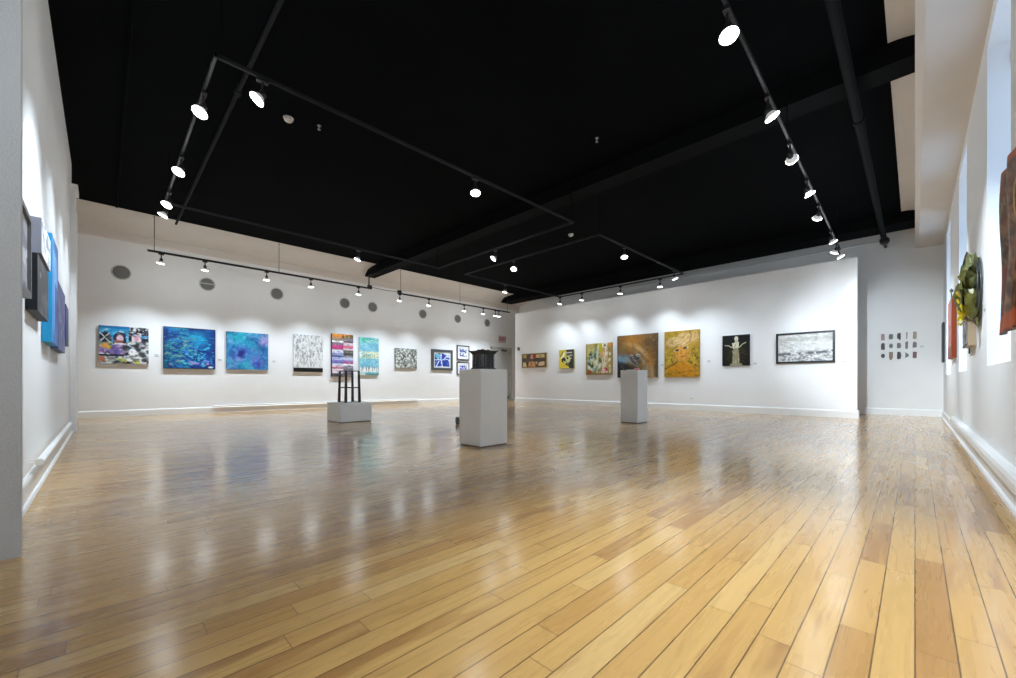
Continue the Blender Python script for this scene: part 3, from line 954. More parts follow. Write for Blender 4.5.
A_.put(A_.step(A_.noise(5, 5, 3, .4), .55, .72), (24, 60, 130), .5).ell(.34, .56, .06, .1, (34, 34, 110), .7, .6, 30)
canvas('B', 2.17, 3.09, 1.07, 2.01, .05, A_, 'turquoise and purple swirling abstract painting, third from the left', edge=rgb(70, 85, 100))

A_ = Art(*fit(.78, 1.04), (226, 227, 225), 4)
n1 = A_.noise(26, 12, 3)
A_.put(A_.step(n1, .52, .7), (150, 152, 152), .8).put(A_.step(A_.noise(30, 14, 2), .62, .76), (110, 112, 114), .6)
for _ in range(70):
    x, y = A_.r.rand(), A_.r.rand() * .85
    A_.line([(x, y), (x + .01 * A_.r.randn(), y + .02 + .05 * A_.r.rand())], .001, (90, 92, 96), .35)
A_.put(A_.step(A_.noise(4, 4, 2), .55, .8), (240, 240, 236), .5).rect(0, .89, 1, 1, (16, 17, 18))
canvas('B', 3.71, 4.49, 1.035, 2.07, .05, A_, 'pale grey scribbled canvas with a black band along the bottom', edge=rgb(190, 192, 192))

A_ = Art(*fit(.64, 1.27, 110), (150, 140, 160), 5)
rows = [(0, .09, (225, 140, 50), (110, 95, 60)), (.09, .16, (150, 130, 110), (120, 115, 130)), (.16, .2, (240, 240, 240), (90, 70, 60)), (.2, .26, (120, 105, 120), (215, 190, 205)),
        (.26, .34, (190, 50, 115), (200, 110, 130)), (.34, .37, (165, 60, 105), (225, 200, 210)), (.37, .45, (205, 210, 225), (90, 90, 75)), (.45, .50, (140, 150, 190), (60, 60, 62)),
        (.50, .55, (70, 90, 140), (130, 125, 120)), (.55, .61, (170, 180, 215), (180, 190, 220)), (.61, .655, (130, 120, 190), (150, 120, 180)), (.655, .69, (90, 100, 160), (190, 60, 120)),
        (.69, .74, (200, 205, 225), (238, 238, 240)), (.74, .78, (215, 190, 205), (140, 140, 150)), (.78, .81, (170, 30, 55), (130, 130, 140)), (.81, .92, (220, 205, 215), (110, 112, 122)), (.92, 1, (70, 66, 72), (90, 82, 78))]
for y0, y1, c0, c1 in rows:
    A_.rect(0, y0, .52, y1, c0).rect(.52, y0, 1, y1, c1)
A_.dabs(200, .0, 0, 1, 1, .035, .006, [(40, 40, 50), (230, 225, 230), (150, 80, 110), (100, 110, 160), (160, 140, 100)], .55)
A_.dabs(160, 0, 0, 1, 1, .05, .008, [(150, 140, 150), (110, 100, 110), (180, 170, 185), (90, 84, 96)], .5)
A_.dabs(20, .1, .0, .9, .08, .05, .012, [(240, 180, 60), (200, 90, 50), (60, 60, 50)])
A_.rect(0, 0, .02, 1, (30, 30, 36))
canvas('B', 4.74, 5.38, .91, 2.175, .07, A_, 'tall striped collage of pink, lilac, grey and orange strips behind the iron stand', edge=rgb(34, 34, 40))

A_ = Art(*fit(.64, 1.18, 110), (132, 190, 206), 6)
A_.put(A_.step(A_.noise(8, 16, 3), .45, .65), (108, 172, 196)).put(A_.step(A_.noise(12, 20, 2), .6, .7), (150, 205, 214))
A_.rect(0, 0, 1, .14, (140, 205, 205)).ell(.28, .08, .16, .06, (70, 190, 160)).dabs(24, .4, .01, 1, .12, .1, .01, [(190, 215, 205), (110, 190, 190), (80, 170, 170)])
A_.rect(0, .38, 1, .56, (205, 215, 190)).dabs(40, 0, .38, 1, .5, .08, .014, [(232, 226, 160), (200, 190, 120), (215, 222, 205)])
for _ in range(16):
    x = A_.r.rand(); A_.line([(x, .45), (x, .5 + .1 * A_.r.rand())], .01, (100, 140, 130), .6)
A_.rect(0, .40, .14, .52, (225, 228, 222)).rect(0, .8, 1, .92, (222, 230, 228))
for _ in range(22):
    x = A_.r.rand(); A_.line([(x, .79), (x, .82 + .1 * A_.r.rand())], .012, [(70, 150, 180), (120, 110, 100), (235, 238, 238)][A_.r.randint(3)], .7)
A_.rect(.3, .955, 1, 1, (80, 140, 140)).rect(0, .92, .3, 1, (190, 210, 205)).dabs(60, 0, .15, 1, .8, .05, .01, [(140, 200, 225), (60, 150, 190), (110, 170, 190)], .6)
canvas('B', 5.58, 6.22, .97, 2.14, .05, A_, 'tall turquoise canvas with pale yellow and white dripping bands', edge=rgb(150, 180, 185))

A_ = Art(*fit(.81, .67), (150, 154, 148), 7)
A_.put(A_.step(A_.noise(16, 14, 3, .1), .5, .6), (80, 84, 80)).put(A_.step(A_.noise(18, 15, 2, .1), .58, .68), (222, 226, 218))
for _ in range(60):
    x, y = A_.r.rand(), A_.r.rand()
    A_.line([(x, y), (x + .08 * A_.r.randn(), y + .08 * A_.r.randn())], .012, [(50, 54, 50), (225, 228, 220)][A_.r.randint(2)], .7)
canvas('B', 6.81, 7.62, 1.21, 1.87, .05, A_, 'small grey canvas covered in dense black and white scribbles', edge=rgb(110, 112, 110))

A_ = Art(*fit(.62, .5), (225, 232, 244), 8)
A_.put(A_.step(A_.noise(4, 4, 3, .4), .45, .55), (60, 100, 200)).put(A_.step(A_.noise(5, 5, 3, .4), .55, .62), (26, 40, 120))
A_.poly([(0, .55), (.3, .45), (.5, .62), (.4, 1), (0, 1)], (30, 60, 165), .8).poly([(.42, .5), (.95, .55), (1, 1), (.55, 1)], (28, 50, 150), .8)
A_.ell(.2, .2, .16, .2, (110, 195, 220), .9).line([(.4, 0), (.42, .5), (.5, 1)], .08, (225, 238, 248)).line([(.0, .5), (.5, .48), (1, .42)], .06, (200, 222, 245))
A_.ell(.6, .2, .12, .16, (36, 60, 160)).line([(.1, 1), (.28, .6)], .08, (210, 225, 245)).dabs(40, 0, 0, 1, 1, .03, .03, [(230, 238, 250), (60, 110, 210), (20, 34, 110)], .7)
framed('B', 8.24, 9.16, 1.175, 1.92, .09, .05, A_, M['framegrey'], 'blue and white abstract print in a wide charcoal frame', .045)

for seed, z0, z1, lab in ((9, 1.585, 2.13, 'small black-framed blue print on white mat, upper one of the pair'), (10, 1.025, 1.51, 'small black-framed violet-blue print, lower one of the pair half behind the plinth')):
    A_ = Art(48, 44, (228, 230, 240), seed)
    c1, c2 = ((70, 84, 150), (40, 48, 90)) if seed == 9 else ((70, 70, 190), (50, 50, 130))
    A_.put(A_.step(A_.noise(6, 6, 3, .3), .42, .52), c1).put(A_.step(A_.noise(8, 8, 2, .2), .56, .62), c2).put(A_.step(A_.noise(6, 6, 2), .62, .66), (235, 236, 244))
    framed('B', 9.37, 9.96, z0, z1, .03, .035, A_, M['frameblack'], lab, .10)

# ------------------------------------------------------------------ paintings, partition
A_ = Art(*fit(1.17, .48), (96, 78, 66), 11)
A_.put(A_.step(A_.noise(9, 5, 3), .5, .6), (66, 58, 54)).rect(.02, .06, .2, .3, (150, 140, 90)).rect(.08, .08, .18, .26, (190, 165, 90))
A_.rect(.55, .08, .93, .3, (214, 186, 122)).ell(.76, .2, .08, .04, (140, 110, 70)).ell(.42, .22, .07, .16, (216, 160, 130)).ell(.52, .18, .07, .22, (146, 62, 52))
A_.poly([(.03, .62), (.15, .6), (.2, .95), (.03, .95)], (226, 205, 146)).poly([(.3, .55), (.55, .6), (.5, .96), (.25, .96)], (200, 140, 76)).dabs(20, .28, .6, .55, .95, .04, .07, [(222, 170, 110), (180, 110, 60), (216, 190, 150)])
A_.poly([(.72, .62), (.93, .58), (.93, .88), (.66, .9)], (220, 195, 150)).ell(.6, .68, .04, .1, (200, 180, 150))
framed('C', -10.24, -9.06, 1.26, 1.78, .022, .05, A_, M['framegold'], 'wide brown and cream patchwork painting in a thin gold frame')

A_ = Art(*fit(.6, .61), (50, 52, 46), 12)
A_.put((A_.X < .5 + .15 * (A_.noise(3, 4, 2) - .5)) * 1., (205, 188, 66)).poly([(0, .3), (0, 1), (.75, 1), (.5, .75), (.3, .6)], (228, 204, 70))
A_.poly([(.12, .45), (.35, .1), (.42, .2), (.25, .55)], (235, 230, 190)).ell(.32, .55, .14, .13, (40, 42, 36)).ell(.62, .5, .16, .2, (205, 200, 130)).ell(.58, .45, .06, .06, (30, 32, 30))
A_.line([(.1, .35), (.3, .1)], .04, (60, 60, 40)).line([(.3, .6), (.6, .75), (.62, .62)], .03, (230, 230, 190)).rect(.5, .14, .88, .2, (188, 190, 186)).rect(.72, .28, .9, .34, (170, 174, 172)).rect(.74, .45, .86, .49, (190, 190, 180))
A_.ell(.55, .78, .12, .08, (110, 105, 50))
canvas('C', -8.51, -7.90, 1.205, 1.825, .05, A_, 'small yellow and black painting, second from the left on the partition', edge=rgb(170, 160, 90))

A_ = Art(*fit(.93, .97), (176, 160, 96), 13)
A_.put(A_.step(A_.noise(5, 3, 3, .3), .45, .55), (140, 128, 64)).put(A_.step(A_.noise(8, 4, 3, .3), .56, .64), (214, 206, 170))
A_.ell(.33, .5, .17, .3, (222, 226, 214), .9, .25).dabs(40, .1, .2, .55, .85, .035, .06, [(232, 236, 228), (120, 140, 110), (60, 84, 74), (170, 190, 180), (196, 186, 110)])
A_.line([(.75, 0), (.8, .3), (.75, .6), (.65, .95)], .1, (228, 214, 200), .9).line([(.55, 0), (.6, .28)], .1, (186, 170, 40), .9).line([(.65, 0), (.68, .25)], .04, (240, 238, 200))
A_.rect(.86, .0, 1, .14, (210, 140, 60)).ell(.66, .36, .09, .1, (206, 160, 110)).dabs(24, .55, .2, .95, .9, .03, .05, [(214, 190, 150), (190, 150, 80), (235, 225, 210), (150, 130, 60)])
A_.ell(.78, .84, .06, .05, (190, 40, 50)).ell(.7, .86, .08, .05, (235, 190, 195), .8).ell(.15, .92, .1, .07, (160, 84, 50)).ell(.18, .35, .06, .03, (40, 40, 34)).ell(.74, .08, .03, .03, (40, 36, 30)).ell(.25, .72, .07, .05, (40, 70, 56), .8)
A_.rect(0, 0, .04, 1, (140, 120, 70), .7).rect(.95, .1, 1, 1, (170, 130, 60), .7).rect(0, .95, 1, 1, (140, 104, 60), .8)
canvas('C', -7.43, -6.49, .98, 1.955, .05, A_, 'dripping white, olive and gold abstract painting, third from the left on the partition', edge=rgb(150, 120, 70))

A_ = Art(*fit(1.24, 1.24), (104, 80, 54), 14)
A_.put(A_.step(A_.noise(4, 4, 4, .3), .38, .66), (128, 98, 60)).put((1 - A_.step(np.hypot(A_.X - .38, A_.Y - .16), .05, .42)) * .85, (184, 122, 44))
d_ = np.hypot(A_.X - .15, A_.Y - .95)
A_.put((1 - A_.step(np.abs(d_ - .74), .01, .09)) * A_.step(A_.X, .15, .45) * .8, (216, 178, 124))
A_.put((1 - A_.step(np.abs(d_ - .62), .01, .06)) * A_.step(A_.X, .3, .6) * .6, (190, 176, 150))
A_.put(A_.step(A_.X, .84, 1) * .8, (78, 66, 52)).ell(.82, .58, .1, .22, (160, 106, 40), .7, .6).ell(.72, .82, .1, .14, (150, 140, 112), .6, .6)
A_.ell(.12, .56, .2, .11, (120, 166, 196), .9, .5).ell(.34, .6, .14, .06, (170, 176, 168), .6, .6).ell(.06, .72, .14, .08, (48, 78, 124), .8, .5)
A_.put(A_.step(A_.Y * 1.1 - A_.X * .35, .62, .76) * (1 - A_.step(A_.X, .4, .56)), (30, 32, 38), .95).dabs(26, .05, .7, .42, .95, .03, .03, [(84, 88, 94), (18, 18, 22), (56, 60, 66)], .6)
A_.ell(.14, .32, .12, .08, (122, 118, 72), .5, .6).ell(.1, .44, .1, .05, (122, 92, 96), .5, .6)
A_.put(A_.step(A_.noise(14, 14, 3), .55, .75), (88, 64, 36), .4).put(A_.step(A_.noise(12, 16, 3), .6, .75), (206, 160, 90), .3).rect(0, 0, .02, 1, (60, 50, 42))
canvas('C', -6.30, -5.06, .88, 2.12, .06, A_, 'large brown and gold swirling painting behind the slender plinth', edge=rgb(90, 72, 56))

A_ = Art(*fit(.92, 1.23), (176, 140, 44), 15)
A_.put(A_.step(A_.noise(7, 8, 3), .45, .62), (158, 128, 38)).put(A_.step(A_.noise(9, 10, 3), .58, .7), (150, 128, 34)).put(A_.step(A_.Y, .65, .95) * .7, (206, 146, 24))
A_.poly([(.2, 1), (.12, .82), (.42, .7), (.45, .6), (.66, .6), (.68, .7), (.98, .82), (.95, 1)], (200, 132, 26)).line([(.02, .82), (.3, .72), (.42, .64)], .014, (90, 54, 16)).line([(.68, .66), (.84, .72), (.98, .78)], .014, (80, 48, 16))
A_.ell(.52, .5, .23, .18, (208, 148, 60), 1, .08).line([(.3, .42), (.31, .52), (.36, .6), (.45, .66), (.56, .66), (.64, .61), (.7, .52), (.72, .44)], .006, (140, 88, 28), .7)
A_.ell(.24, .25, .22, .115, (194, 162, 108), 1, .06, -12).ell(.56, .2, .24, .145, (200, 168, 114), 1, .06, -25).ell(.86, .15, .13, .12, (192, 158, 102), 1, .08)
A_.line([(.3, .36), (.46, .27), (.52, .16), (.66, .06)], .006, (96, 60, 34), .8).line([(.02, .24), (.1, .33), (.28, .36)], .006, (120, 80, 40), .7).line([(.58, .31), (.74, .25), (.78, .1), (.72, .03)], .008, (86, 50, 36), .8).line([(.8, .28), (.94, .22), (.97, .08)], .006, (120, 80, 50), .7)
A_.dabs(16, .08, .15, .66, .3, .05, .008, [(170, 130, 80), (232, 206, 156)], .7, -30)
A_.ell(.37, .42, .085, .028, (232, 206, 180), 1, .2, -10).ell(.62, .38, .085, .028, (232, 206, 180), 1, .2, -12).ell(.38, .42, .06, .022, (42, 30, 26), 1, .2, -8).ell(.6, .38, .06, .022, (42, 30, 26), 1, .2, -12)
A_.line([(.5, .42), (.49, .5), (.55, .5)], .012, (150, 92, 34), .7).ell(.555, .555, .075, .016, (176, 98, 46), 1, .3, -8).line([(.49, .562), (.62, .542)], .004, (110, 56, 24), .8)
A_.line([(.1, .5), (.2, .58), (.26, .7)], .014, (100, 84, 26)).line([(.8, .45), (.88, .55), (.95, .62)], .014, (100, 84, 26)).dabs(30, .02, .42, .25, .72, .02, .016, [(110, 100, 30), (214, 186, 70)]).dabs(30, .78, .4, .98, .72, .02, .016, [(90, 84, 30), (206, 170, 50)])
A_.put(A_.step(A_.noise(16, 20, 3), .52, .7), (128, 96, 34), .45).put(A_.step(A_.noise(18, 22, 3), .56, .72), (222, 178, 84), .35)
A_.line([(.3, .84), (.5, .9), (.75, .86)], .01, (150, 96, 16)).dabs(30, .05, .86, .95, .99, .05, .014, [(150, 120, 30), (190, 130, 20), (120, 96, 30)], .7)
canvas('C', -4.86, -3.94, .885, 2.12, .06, A_, 'yellow portrait painting of a woman in a large pale turban', edge=rgb(170, 140, 80))

A_ = Art(*fit(.6, .74), (16, 15, 16), 16)
A_.ell(.5, .62, .36, .3, (44, 40, 18), .9, .6).dabs(60, .12, .42, .88, .9, .04, .03, [(66, 60, 22), (50, 40, 24), (30, 26, 14), (74, 70, 34)], .55).dabs(20, .6, .6, .98, .9, .04, .03, [(48, 30, 26), (36, 22, 20)], .6)
st = (196, 190, 160)
A_.poly([(.41, .36), (.58, .36), (.61, .62), (.63, .97), (.36, .97), (.39, .62)], (165, 158, 128)).dabs(40, .38, .4, .6, .95, .012, .05, [(196, 190, 160), (130, 124, 96), (150, 144, 112)], .7).poly([(.36, .26), (.62, .24), (.6, .42), (.40, .44)], (214, 210, 186)).ell(.52, .12, .075, .075, (214, 210, 192), 1, .12).rect(.47, .16, .58, .26, (190, 184, 160))
A_.line([(.4, .38), (.34, .40), (.24, .34), (.11, .33)], .022, st).line([(.58, .4), (.64, .40), (.74, .31), (.86, .26)], .022, st).poly([(.30, .93), (.72, .93), (.74, 1), (.28, 1)], (150, 146, 120))
for x in (.42, .48, .54, .6):
    A_.line([(x, .46), (x + (x - .5) * .6, .95)], .012, (110, 104, 78), .8)
A_.line([(.5, .3), (.46, .42)], .012, (130, 124, 100))
canvas('C', -3.39, -2.79, 1.15, 1.895, .045, A_, 'black painting of a pale statue with both arms held out', edge=rgb(14, 14, 15))

A_ = Art(*fit(1.0, .62), (208, 209, 206), 17)
A_.put(A_.step(A_.noise(14, 18, 4), .5, .66), (176, 176, 172), .8).put(A_.step(A_.noise(20, 24, 2), .58, .68), (232, 232, 228), .8)
A_.put((1 - A_.step(np.abs(A_.Y - .18 - .03 * A_.noise(5, 2, 2)), .02, .1)) * A_.noise(20, 6, 3), (160, 156, 146), .8)
bw = np.abs(A_.Y - .70 - .05 * (A_.noise(6, 2, 3) - .5) + .06 * (A_.X - .5))
A_.put((1 - A_.step(bw, .015, .085)) * A_.step(A_.noise(22, 10, 3), .3, .55), (84, 86, 94), .95)
A_.put(A_.step(A_.Y, .74, .78) * A_.step(A_.noise(24, 14, 3), .48, .58), (120, 122, 124), .75).dabs(60, 0, .75, 1, 1, .02, .012, [(92, 94, 96), (235, 235, 232), (150, 150, 150)], .7)
framed('C', -2.25, -1.19, 1.17, 1.85, .04, .055, A_, M['frameblack'], 'wide grey and white horizon painting in a black frame')

# ------------------------------------------------------------------ works on the left wall
A_ = Art(40, 90, (188, 190, 198), 21)
A_.put(A_.step(A_.noise(3, 6, 3), .5, .65), (142, 144, 156)).put(A_.step(A_.noise(4, 8, 2), .6, .7), (225, 227, 232))
framed('A', -2.95, -3.68, 1.24, 1.71, .03, .05, A_, M['framesilver'], 'grey picture in a dark pewter frame, half behind the near corner at left')
A_ = Art(70, 40, (214, 216, 218), 22)
A_.put(A_.step(A_.noise(8, 5, 3), .48, .6), (140, 142, 150)).put(A_.step(A_.noise(10, 6, 2), .6, .7), (244, 244, 244))
canvas('A', -4.07, -4.72, 1.60, 1.835, .06, A_, 'silver speckled canvas directly above the black one on the left wall', edge=rgb(150, 152, 166))
A_ = Art(80, 50, (62, 62, 64), 23)
A_.put(A_.step(A_.noise(4, 3, 3, .3), .45, .6), (88, 88, 88)).put(A_.step(A_.noise(5, 4, 3), .58, .68), (44, 44, 48)).ell(.25, .3, .06, .05, (150, 156, 156), .8)
canvas('A', -3.97, -4.70, 1.21, 1.575, .05, A_, 'charcoal canvas with near-black edges under the silver one on the left wall', edge=rgb(20, 22, 28))
A_ = Art(60, 80, (70, 120, 190), 24)
A_.poly([(0, 0), (.35, 0), (.6, .55), (.15, 1), (0, 1)], (40, 140, 200)).poly([(.15, .1), (.75, .15), (.95, .4), (.42, .95)], (130, 186, 240)).poly([(.45, .4), (1, .45), (1, 1), (.42, 1)], (78, 90, 160))
A_.put(A_.step(A_.noise(5, 6, 3), .5, .7), (90, 150, 215), .5)
canvas('A', -4.93, -5.55, 1.075, 1.955, .055, A_, 'bright blue canvas with turquoise edge, tallest on the left wall', edge=rgb(32, 140, 190))
A_ = Art(60, 50, (92, 96, 140), 25)
A_.put(A_.step(A_.noise(4, 4, 3, .3), .45, .62), (120, 124, 160)).put(A_.step(A_.noise(5, 5, 3), .58, .68), (66, 70, 130))
canvas('A', -5.66, -6.64, 1.065, 1.70, .05, A_, 'slate violet canvas just beyond the bright blue one on the left wall', edge=rgb(60, 76, 120))
A_ = Art(50, 40, (64, 60, 140), 26)
A_.put(A_.step(A_.noise(4, 4, 3, .3), .45, .62), (40, 40, 110)).put(A_.step(A_.Y, .7, .9), (60, 58, 66))
canvas('A', -6.74, -7.28, 1.18, 1.63, .05, A_, 'small indigo canvas, farthest of the works on the left wall', edge=rgb(54, 54, 140))

# ------------------------------------------------------------------ works on the window wall
A_ = Art(50, 70, (206, 150, 140), 31)
A_.put(A_.step(A_.noise(4, 5, 3, .3), .45, .6), (190, 96, 70)).put(A_.step(A_.noise(5, 5, 3), .58, .68), (196, 180, 186)).rect(0, .8, 1, 1, (120, 60, 50), .6)
o = canvas('E', 9.76, 8.79, 1.115, 2.00, .05, A_, 'rust-red canvas on the window wall beyond the green flower sculpture', edge=rgb(150, 66, 34))
MB().tube([(-.2, -.02, .43), (-.2, -.02, .62)], .008, 6).lathe([(.02, .61), (.022, .64), (.001, .67)], (-.2, -.02, 0), 8).build('hanging_cord', M['device'], o)
A_ = Art(50, 60, (70, 72, 74), 32)
A_.put(A_.step(A_.noise(5, 5, 3, .3), .45, .6), (44, 46, 50)).put(A_.step(A_.noise(6, 6, 2), .6, .7), (110, 112, 112))
canvas('E', 12.6, 12.12, 1.16, 1.97, .03, A_, 'dark grey canvas on the window wall close to the far corner', edge=rgb(40, 44, 46))
A_ = Art(40, 50, (150, 140, 130), 33)
A_.dabs(60, 0, 0, 1, 1, .08, .05, [(60, 56, 60), (200, 196, 190), (120, 110, 130), (90, 70, 60)]).rect(0, .93, 1, 1, (16, 16, 18))
o = canvas('E', 6.75, 6.13, 1.12, 1.48, .055, A_, 'small mixed-pattern box canvas with beige side under the flower sculpture', edge=rgb(186, 166, 138))
MB().box(-.302, -.281, -.012, 0, -.24, .17).build('side_strip', M['framegrey'], o).rotation_euler = (0, 0, 0)

# sunflower in folded metal
r = thing('flower_sculpture', 'green and yellow folded-metal sunflower standing out from the window wall', 'sculpture', (XE - .002, 5.83, 1.60))
b = MB().torus((-.012, 0, 0), .315, .008, 'x', 40, 8).torus((-.03, -.015, .01), .27, .007, 'x', 40, 8)
b.tube([(-.012, 0, 0), (-.05, 0, 0)], .05, 12)
for k in range(6):
    a_ = k * PI / 3
    b.tube([(-.03, 0, 0), (-.02, .27 * math.cos(a_), .27 * math.sin(a_))], .006, 6)
b.build('wire_ring', M['ring'], r)


def leaf(b, ang, r0, r1, wid, x0, x1, curl, fold=.02):
    """a folded leaf leaving the centre at angle ang in the wall plane, standing out from the wall"""
    n = 9
    vs, fs = [], []
    ca, sa = math.cos(ang), math.sin(ang)
    for i in range(n):
        t = i / (n - 1)
        rr = r0 + (r1 - r0) * t
        w = wid * math.sin(PI * min(1, .10 + .9 * t)) ** .8 * (1 - .35 * t)
        x = x0 + (x1 - x0) * t + curl * math.sin(PI * t)
        jag = (.018 if i % 2 else -.006) * (1 if 0 < i < n - 1 else 0)
        for s in (-1, -.5, 0, .5, 1):
            u, v = rr, s * (w + jag)
            vs.append((x - fold * (1 - abs(s)) + (.004 if s else 0), u * ca - v * sa, u * sa + v * ca))
    for i in range(n - 1):
        for j in range(4):
            k = i * 5 + j
            fs.append((k, k + 1, k + 6, k + 5))
    m = len(vs)
    vs += [(x + .004, y, z) for x, y, z in vs]
    fs2 = [tuple(reversed([q + m for q in f])) for f in fs]
    rim = [i * 5 for i in range(n)] + [(n - 1) * 5 + j for j in range(1, 5)] + [i * 5 + 4 for i in range(n - 2, -1, -1)] + [3, 2, 1]
    fs3 = [(rim[k], rim[(k + 1) % len(rim)], rim[(k + 1) % len(rim)] + m, rim[k] + m) for k in range(len(rim))]
    return b.add(vs, fs + fs2 + fs3)


LEAVES = [(100, .05, .29, .10, -.05, -.07, -.04, 'leafd'), (60, .05, .29, .10, -.05, -.05, -.05, 'leafp'), (140, .04, .28, .11, -.06, -.10, -.03, 'leaf'),
          (15, .05, .27, .10, -.05, -.10, -.04, 'leaf'), (180, .05, .27, .11, -.05, -.13, -.03, 'leaf'), (225, .05, .26, .10, -.06, -.13, -.02, 'leafd'),
          (-30, .05, .27, .10, -.05, -.06, -.06, 'leafd'), (-75, .05, .28, .11, -.05, -.05, -.05, 'leaf'), (255, .05, .27, .10, -.06, -.10, -.03, 'leafp'),
          (120, .10, .30, .07, -.08, -.05, -.04, 'leafp'), (0, .03, .24, .12, -.07, -.12, -.05, 'leaf'), (-50, .08, .30, .08, -.03, -.02, -.02, 'leafp'), (80, .08, .31, .07, -.03, -.02, -.03, 'leafd')]
for an, r0, r1, w, x0, x1, cu, mm in LEAVES:
    leaf(MB(), math.radians(an), r0, r1, w, x0, x1, cu).build('leaf', M[mm], r)


def shield(b, pts, y0, bulge):
    '''a hammered leaf sheet seen from the side of the wall: outline in x,z, domed along -y'''
    n = len(pts)
    cx, cz = sum(p[0] for p in pts) / n, sum(p[1] for p in pts) / n
    vs = []
    for t in (0, .006):
        vs += [(x, y0 + t + .012 * math.sin(i * 2.1), z) for i, (x, z) in enumerate(pts)]
        vs += [(cx + (x - cx) * .5, y0 + t - bulge * .7, cz + (z - cz) * .5) for x, z in pts]
        vs.append((cx, y0 + t - bulge, cz))
    m = 2 * n + 1
    fs = []
    for k in range(n):
        j = (k + 1) % n
        fs += [(k, j, n + j, n + k), (n + k, n + j, 2 * n)]
        fs += [(m + j, m + k, m + n + k, m + n + j), (m + n + j, m + n + k, m + 2 * n)]
        fs.append((j, k, m + k, m + j))
    return b.add(vs, fs)


SHIELDS = [
    ('leaf', [(.300, 1.625), (.335, 1.605), (.38, 1.60), (.420, 1.575), (.418, 1.46), (.40, 1.37), (.365, 1.32), (.338, 1.37), (.326, 1.45), (.318, 1.54)], 5.62, .04),
    ('leaf', [(.280, 1.745), (.305, 1.765), (.325, 1.80), (.37, 1.785), (.41, 1.73), (.415, 1.64), (.36, 1.61), (.315, 1.632), (.300, 1.69)], 5.70, .04),
    ('leafp', [(.335, 1.80), (.338, 1.92), (.352, 1.965), (.372, 1.94), (.40, 1.965), (.418, 1.87), (.41, 1.75), (.37, 1.76)], 5.76, .03),
    ('leafd', [(.297, 1.76), (.312, 1.86), (.338, 1.905), (.352, 1.83), (.335, 1.77)], 5.82, .03),
    ('leafp', [(.385, 1.40), (.425, 1.42), (.424, 1.28), (.412, 1.24), (.398, 1.31)], 5.72, .02),
    ('leafd', [(.35, 1.70), (.39, 1.715), (.40, 1.66), (.372, 1.60), (.352, 1.64)], 5.62, .02)]
for mm, pts, y0, bu in SHIELDS:
    shield(MB(), [(x - XE + .002, z - 1.60) for x, z in pts], y0 - 5.83, bu).build('leaf', M[mm], r)
rnd = random.Random(5)
for k in range(16):
    an, rr = rnd.uniform(0, 2 * PI), rnd.uniform(.0, .10)
    b = MB()
    leaf(b, an, .0, rnd.uniform(.05, .075), .022, 0, -.03, -.01, .006)
    ob = b.build('petal', M['yellow'], r)
    ob.location = (-.075 - rnd.uniform(0, .045), -.13 + .6 * rr * math.cos(an), -.165 + 1.2 * rr * math.sin(an))
MB().tube([(-.05, .0, .24), (-.10, -.02, .27), (-.085, -.02, .35), (-.078, -.02, .385)], [.009, .010, .010, .006], 8).build('stalk', M['brown'], r)


# hanging textiles between the windows
def textile(y0, y1, z0, z1, x, wob, label, cols, seed, gold=False):
    r = thing('wall_hanging', label, 'textile', (XE, (y0 + y1) / 2, z1))
    A_ = Art(30, 90, cols[0], seed)
    A_.put(A_.step(A_.noise(5, 14, 3, .2), .45, .6), cols[1]).put(A_.step(A_.noise(7, 18, 3, .2), .56, .66), cols[2]).dabs(90, 0, 0, 1, 1, .08, .02, [cols[3], cols[1], cols[2]], .6)
    A_.rect(0, 0, 1, .05, (186, 100, 62)).rect(0, .9, 1, 1, (190, 98, 56)).rect(0, .975, 1, 1, (70, 40, 30)).rect(0, 0, .3, .17, (150, 88, 50), .85).rect(0, .6, .25, .78, (140, 66, 46), .7)
    nx, nz = 16, 40
    c = A_.colors()
    vs, cs, fs = [], [], []
    for side in (0, 1):
        for i in range(nz + 1):
            for j in range(nx + 1):
                u, v = j / nx, i / nz
                px = -x - wob * math.sin(v * 7.5 + 1.4 * u) - .010 * math.sin(u * 11 + v * 3) + side * .012
                vs.append((px, (y1 - y0) / 2 - u * (y1 - y0) + .010 * math.sin(v * 9 + .5) + .06 * max(0, v - .9) * 10 * (1 - u), -v * (z1 - z0)))
                cs.append(tuple(c[min(89, int(v * 90)), min(29, int(u * 30))]) + (1,))
    m = (nz + 1) * (nx + 1)
    for side in (0, 1):
        for i in range(nz):
            for j in range(nx):
                k = side * m + i * (nx + 1) + j
                q = (k, k + nx + 1, k + nx + 2, k + 1)
                fs.append(q if side == 0 else tuple(reversed(q)))
    rim = [j for j in range(nx)] + [i * (nx + 1) + nx for i in range(nz)] + [nz * (nx + 1) + j for j in range(nx, 0, -1)] + [i * (nx + 1) for i in range(nz, 0, -1)]
    for k in range(len(rim)):
        a1, b1 = rim[k], rim[(k + 1) % len(rim)]
        fs.append((a1, b1, b1 + m, a1 + m))
    me = bpy.data.meshes.new('cloth')
    me.from_pydata(vs, [], fs)
    at = me.color_attributes.new('paint', 'FLOAT_COLOR', 'POINT')
    at.data.foreach_set('color', np.array(cs, np.float32).ravel())
    me.materials.append(PAINT)
    ob = bpy.data.objects.new('cloth', me); COL.objects.link(ob); ob.parent = r
    MB().tube([(-x + .01, -(y1 - y0) / 2 - .02, .004), (-x + .01, (y1 - y0) / 2 + .02, .004)], .008, 8).tube([(.01, 0, .004), (-x + .01, 0, .004)], .006, 8).build('hanging_rod', M['brown'], r)
    if gold:
        MB().tube([(-x - .02 - .02 * math.sin(v * .5), (y1 - y0) / 2 + .004, -v * (z1 - z0) / 12) for v in range(13)], .006, 6).build('gold_edge', M['framegold'], r)
    return r


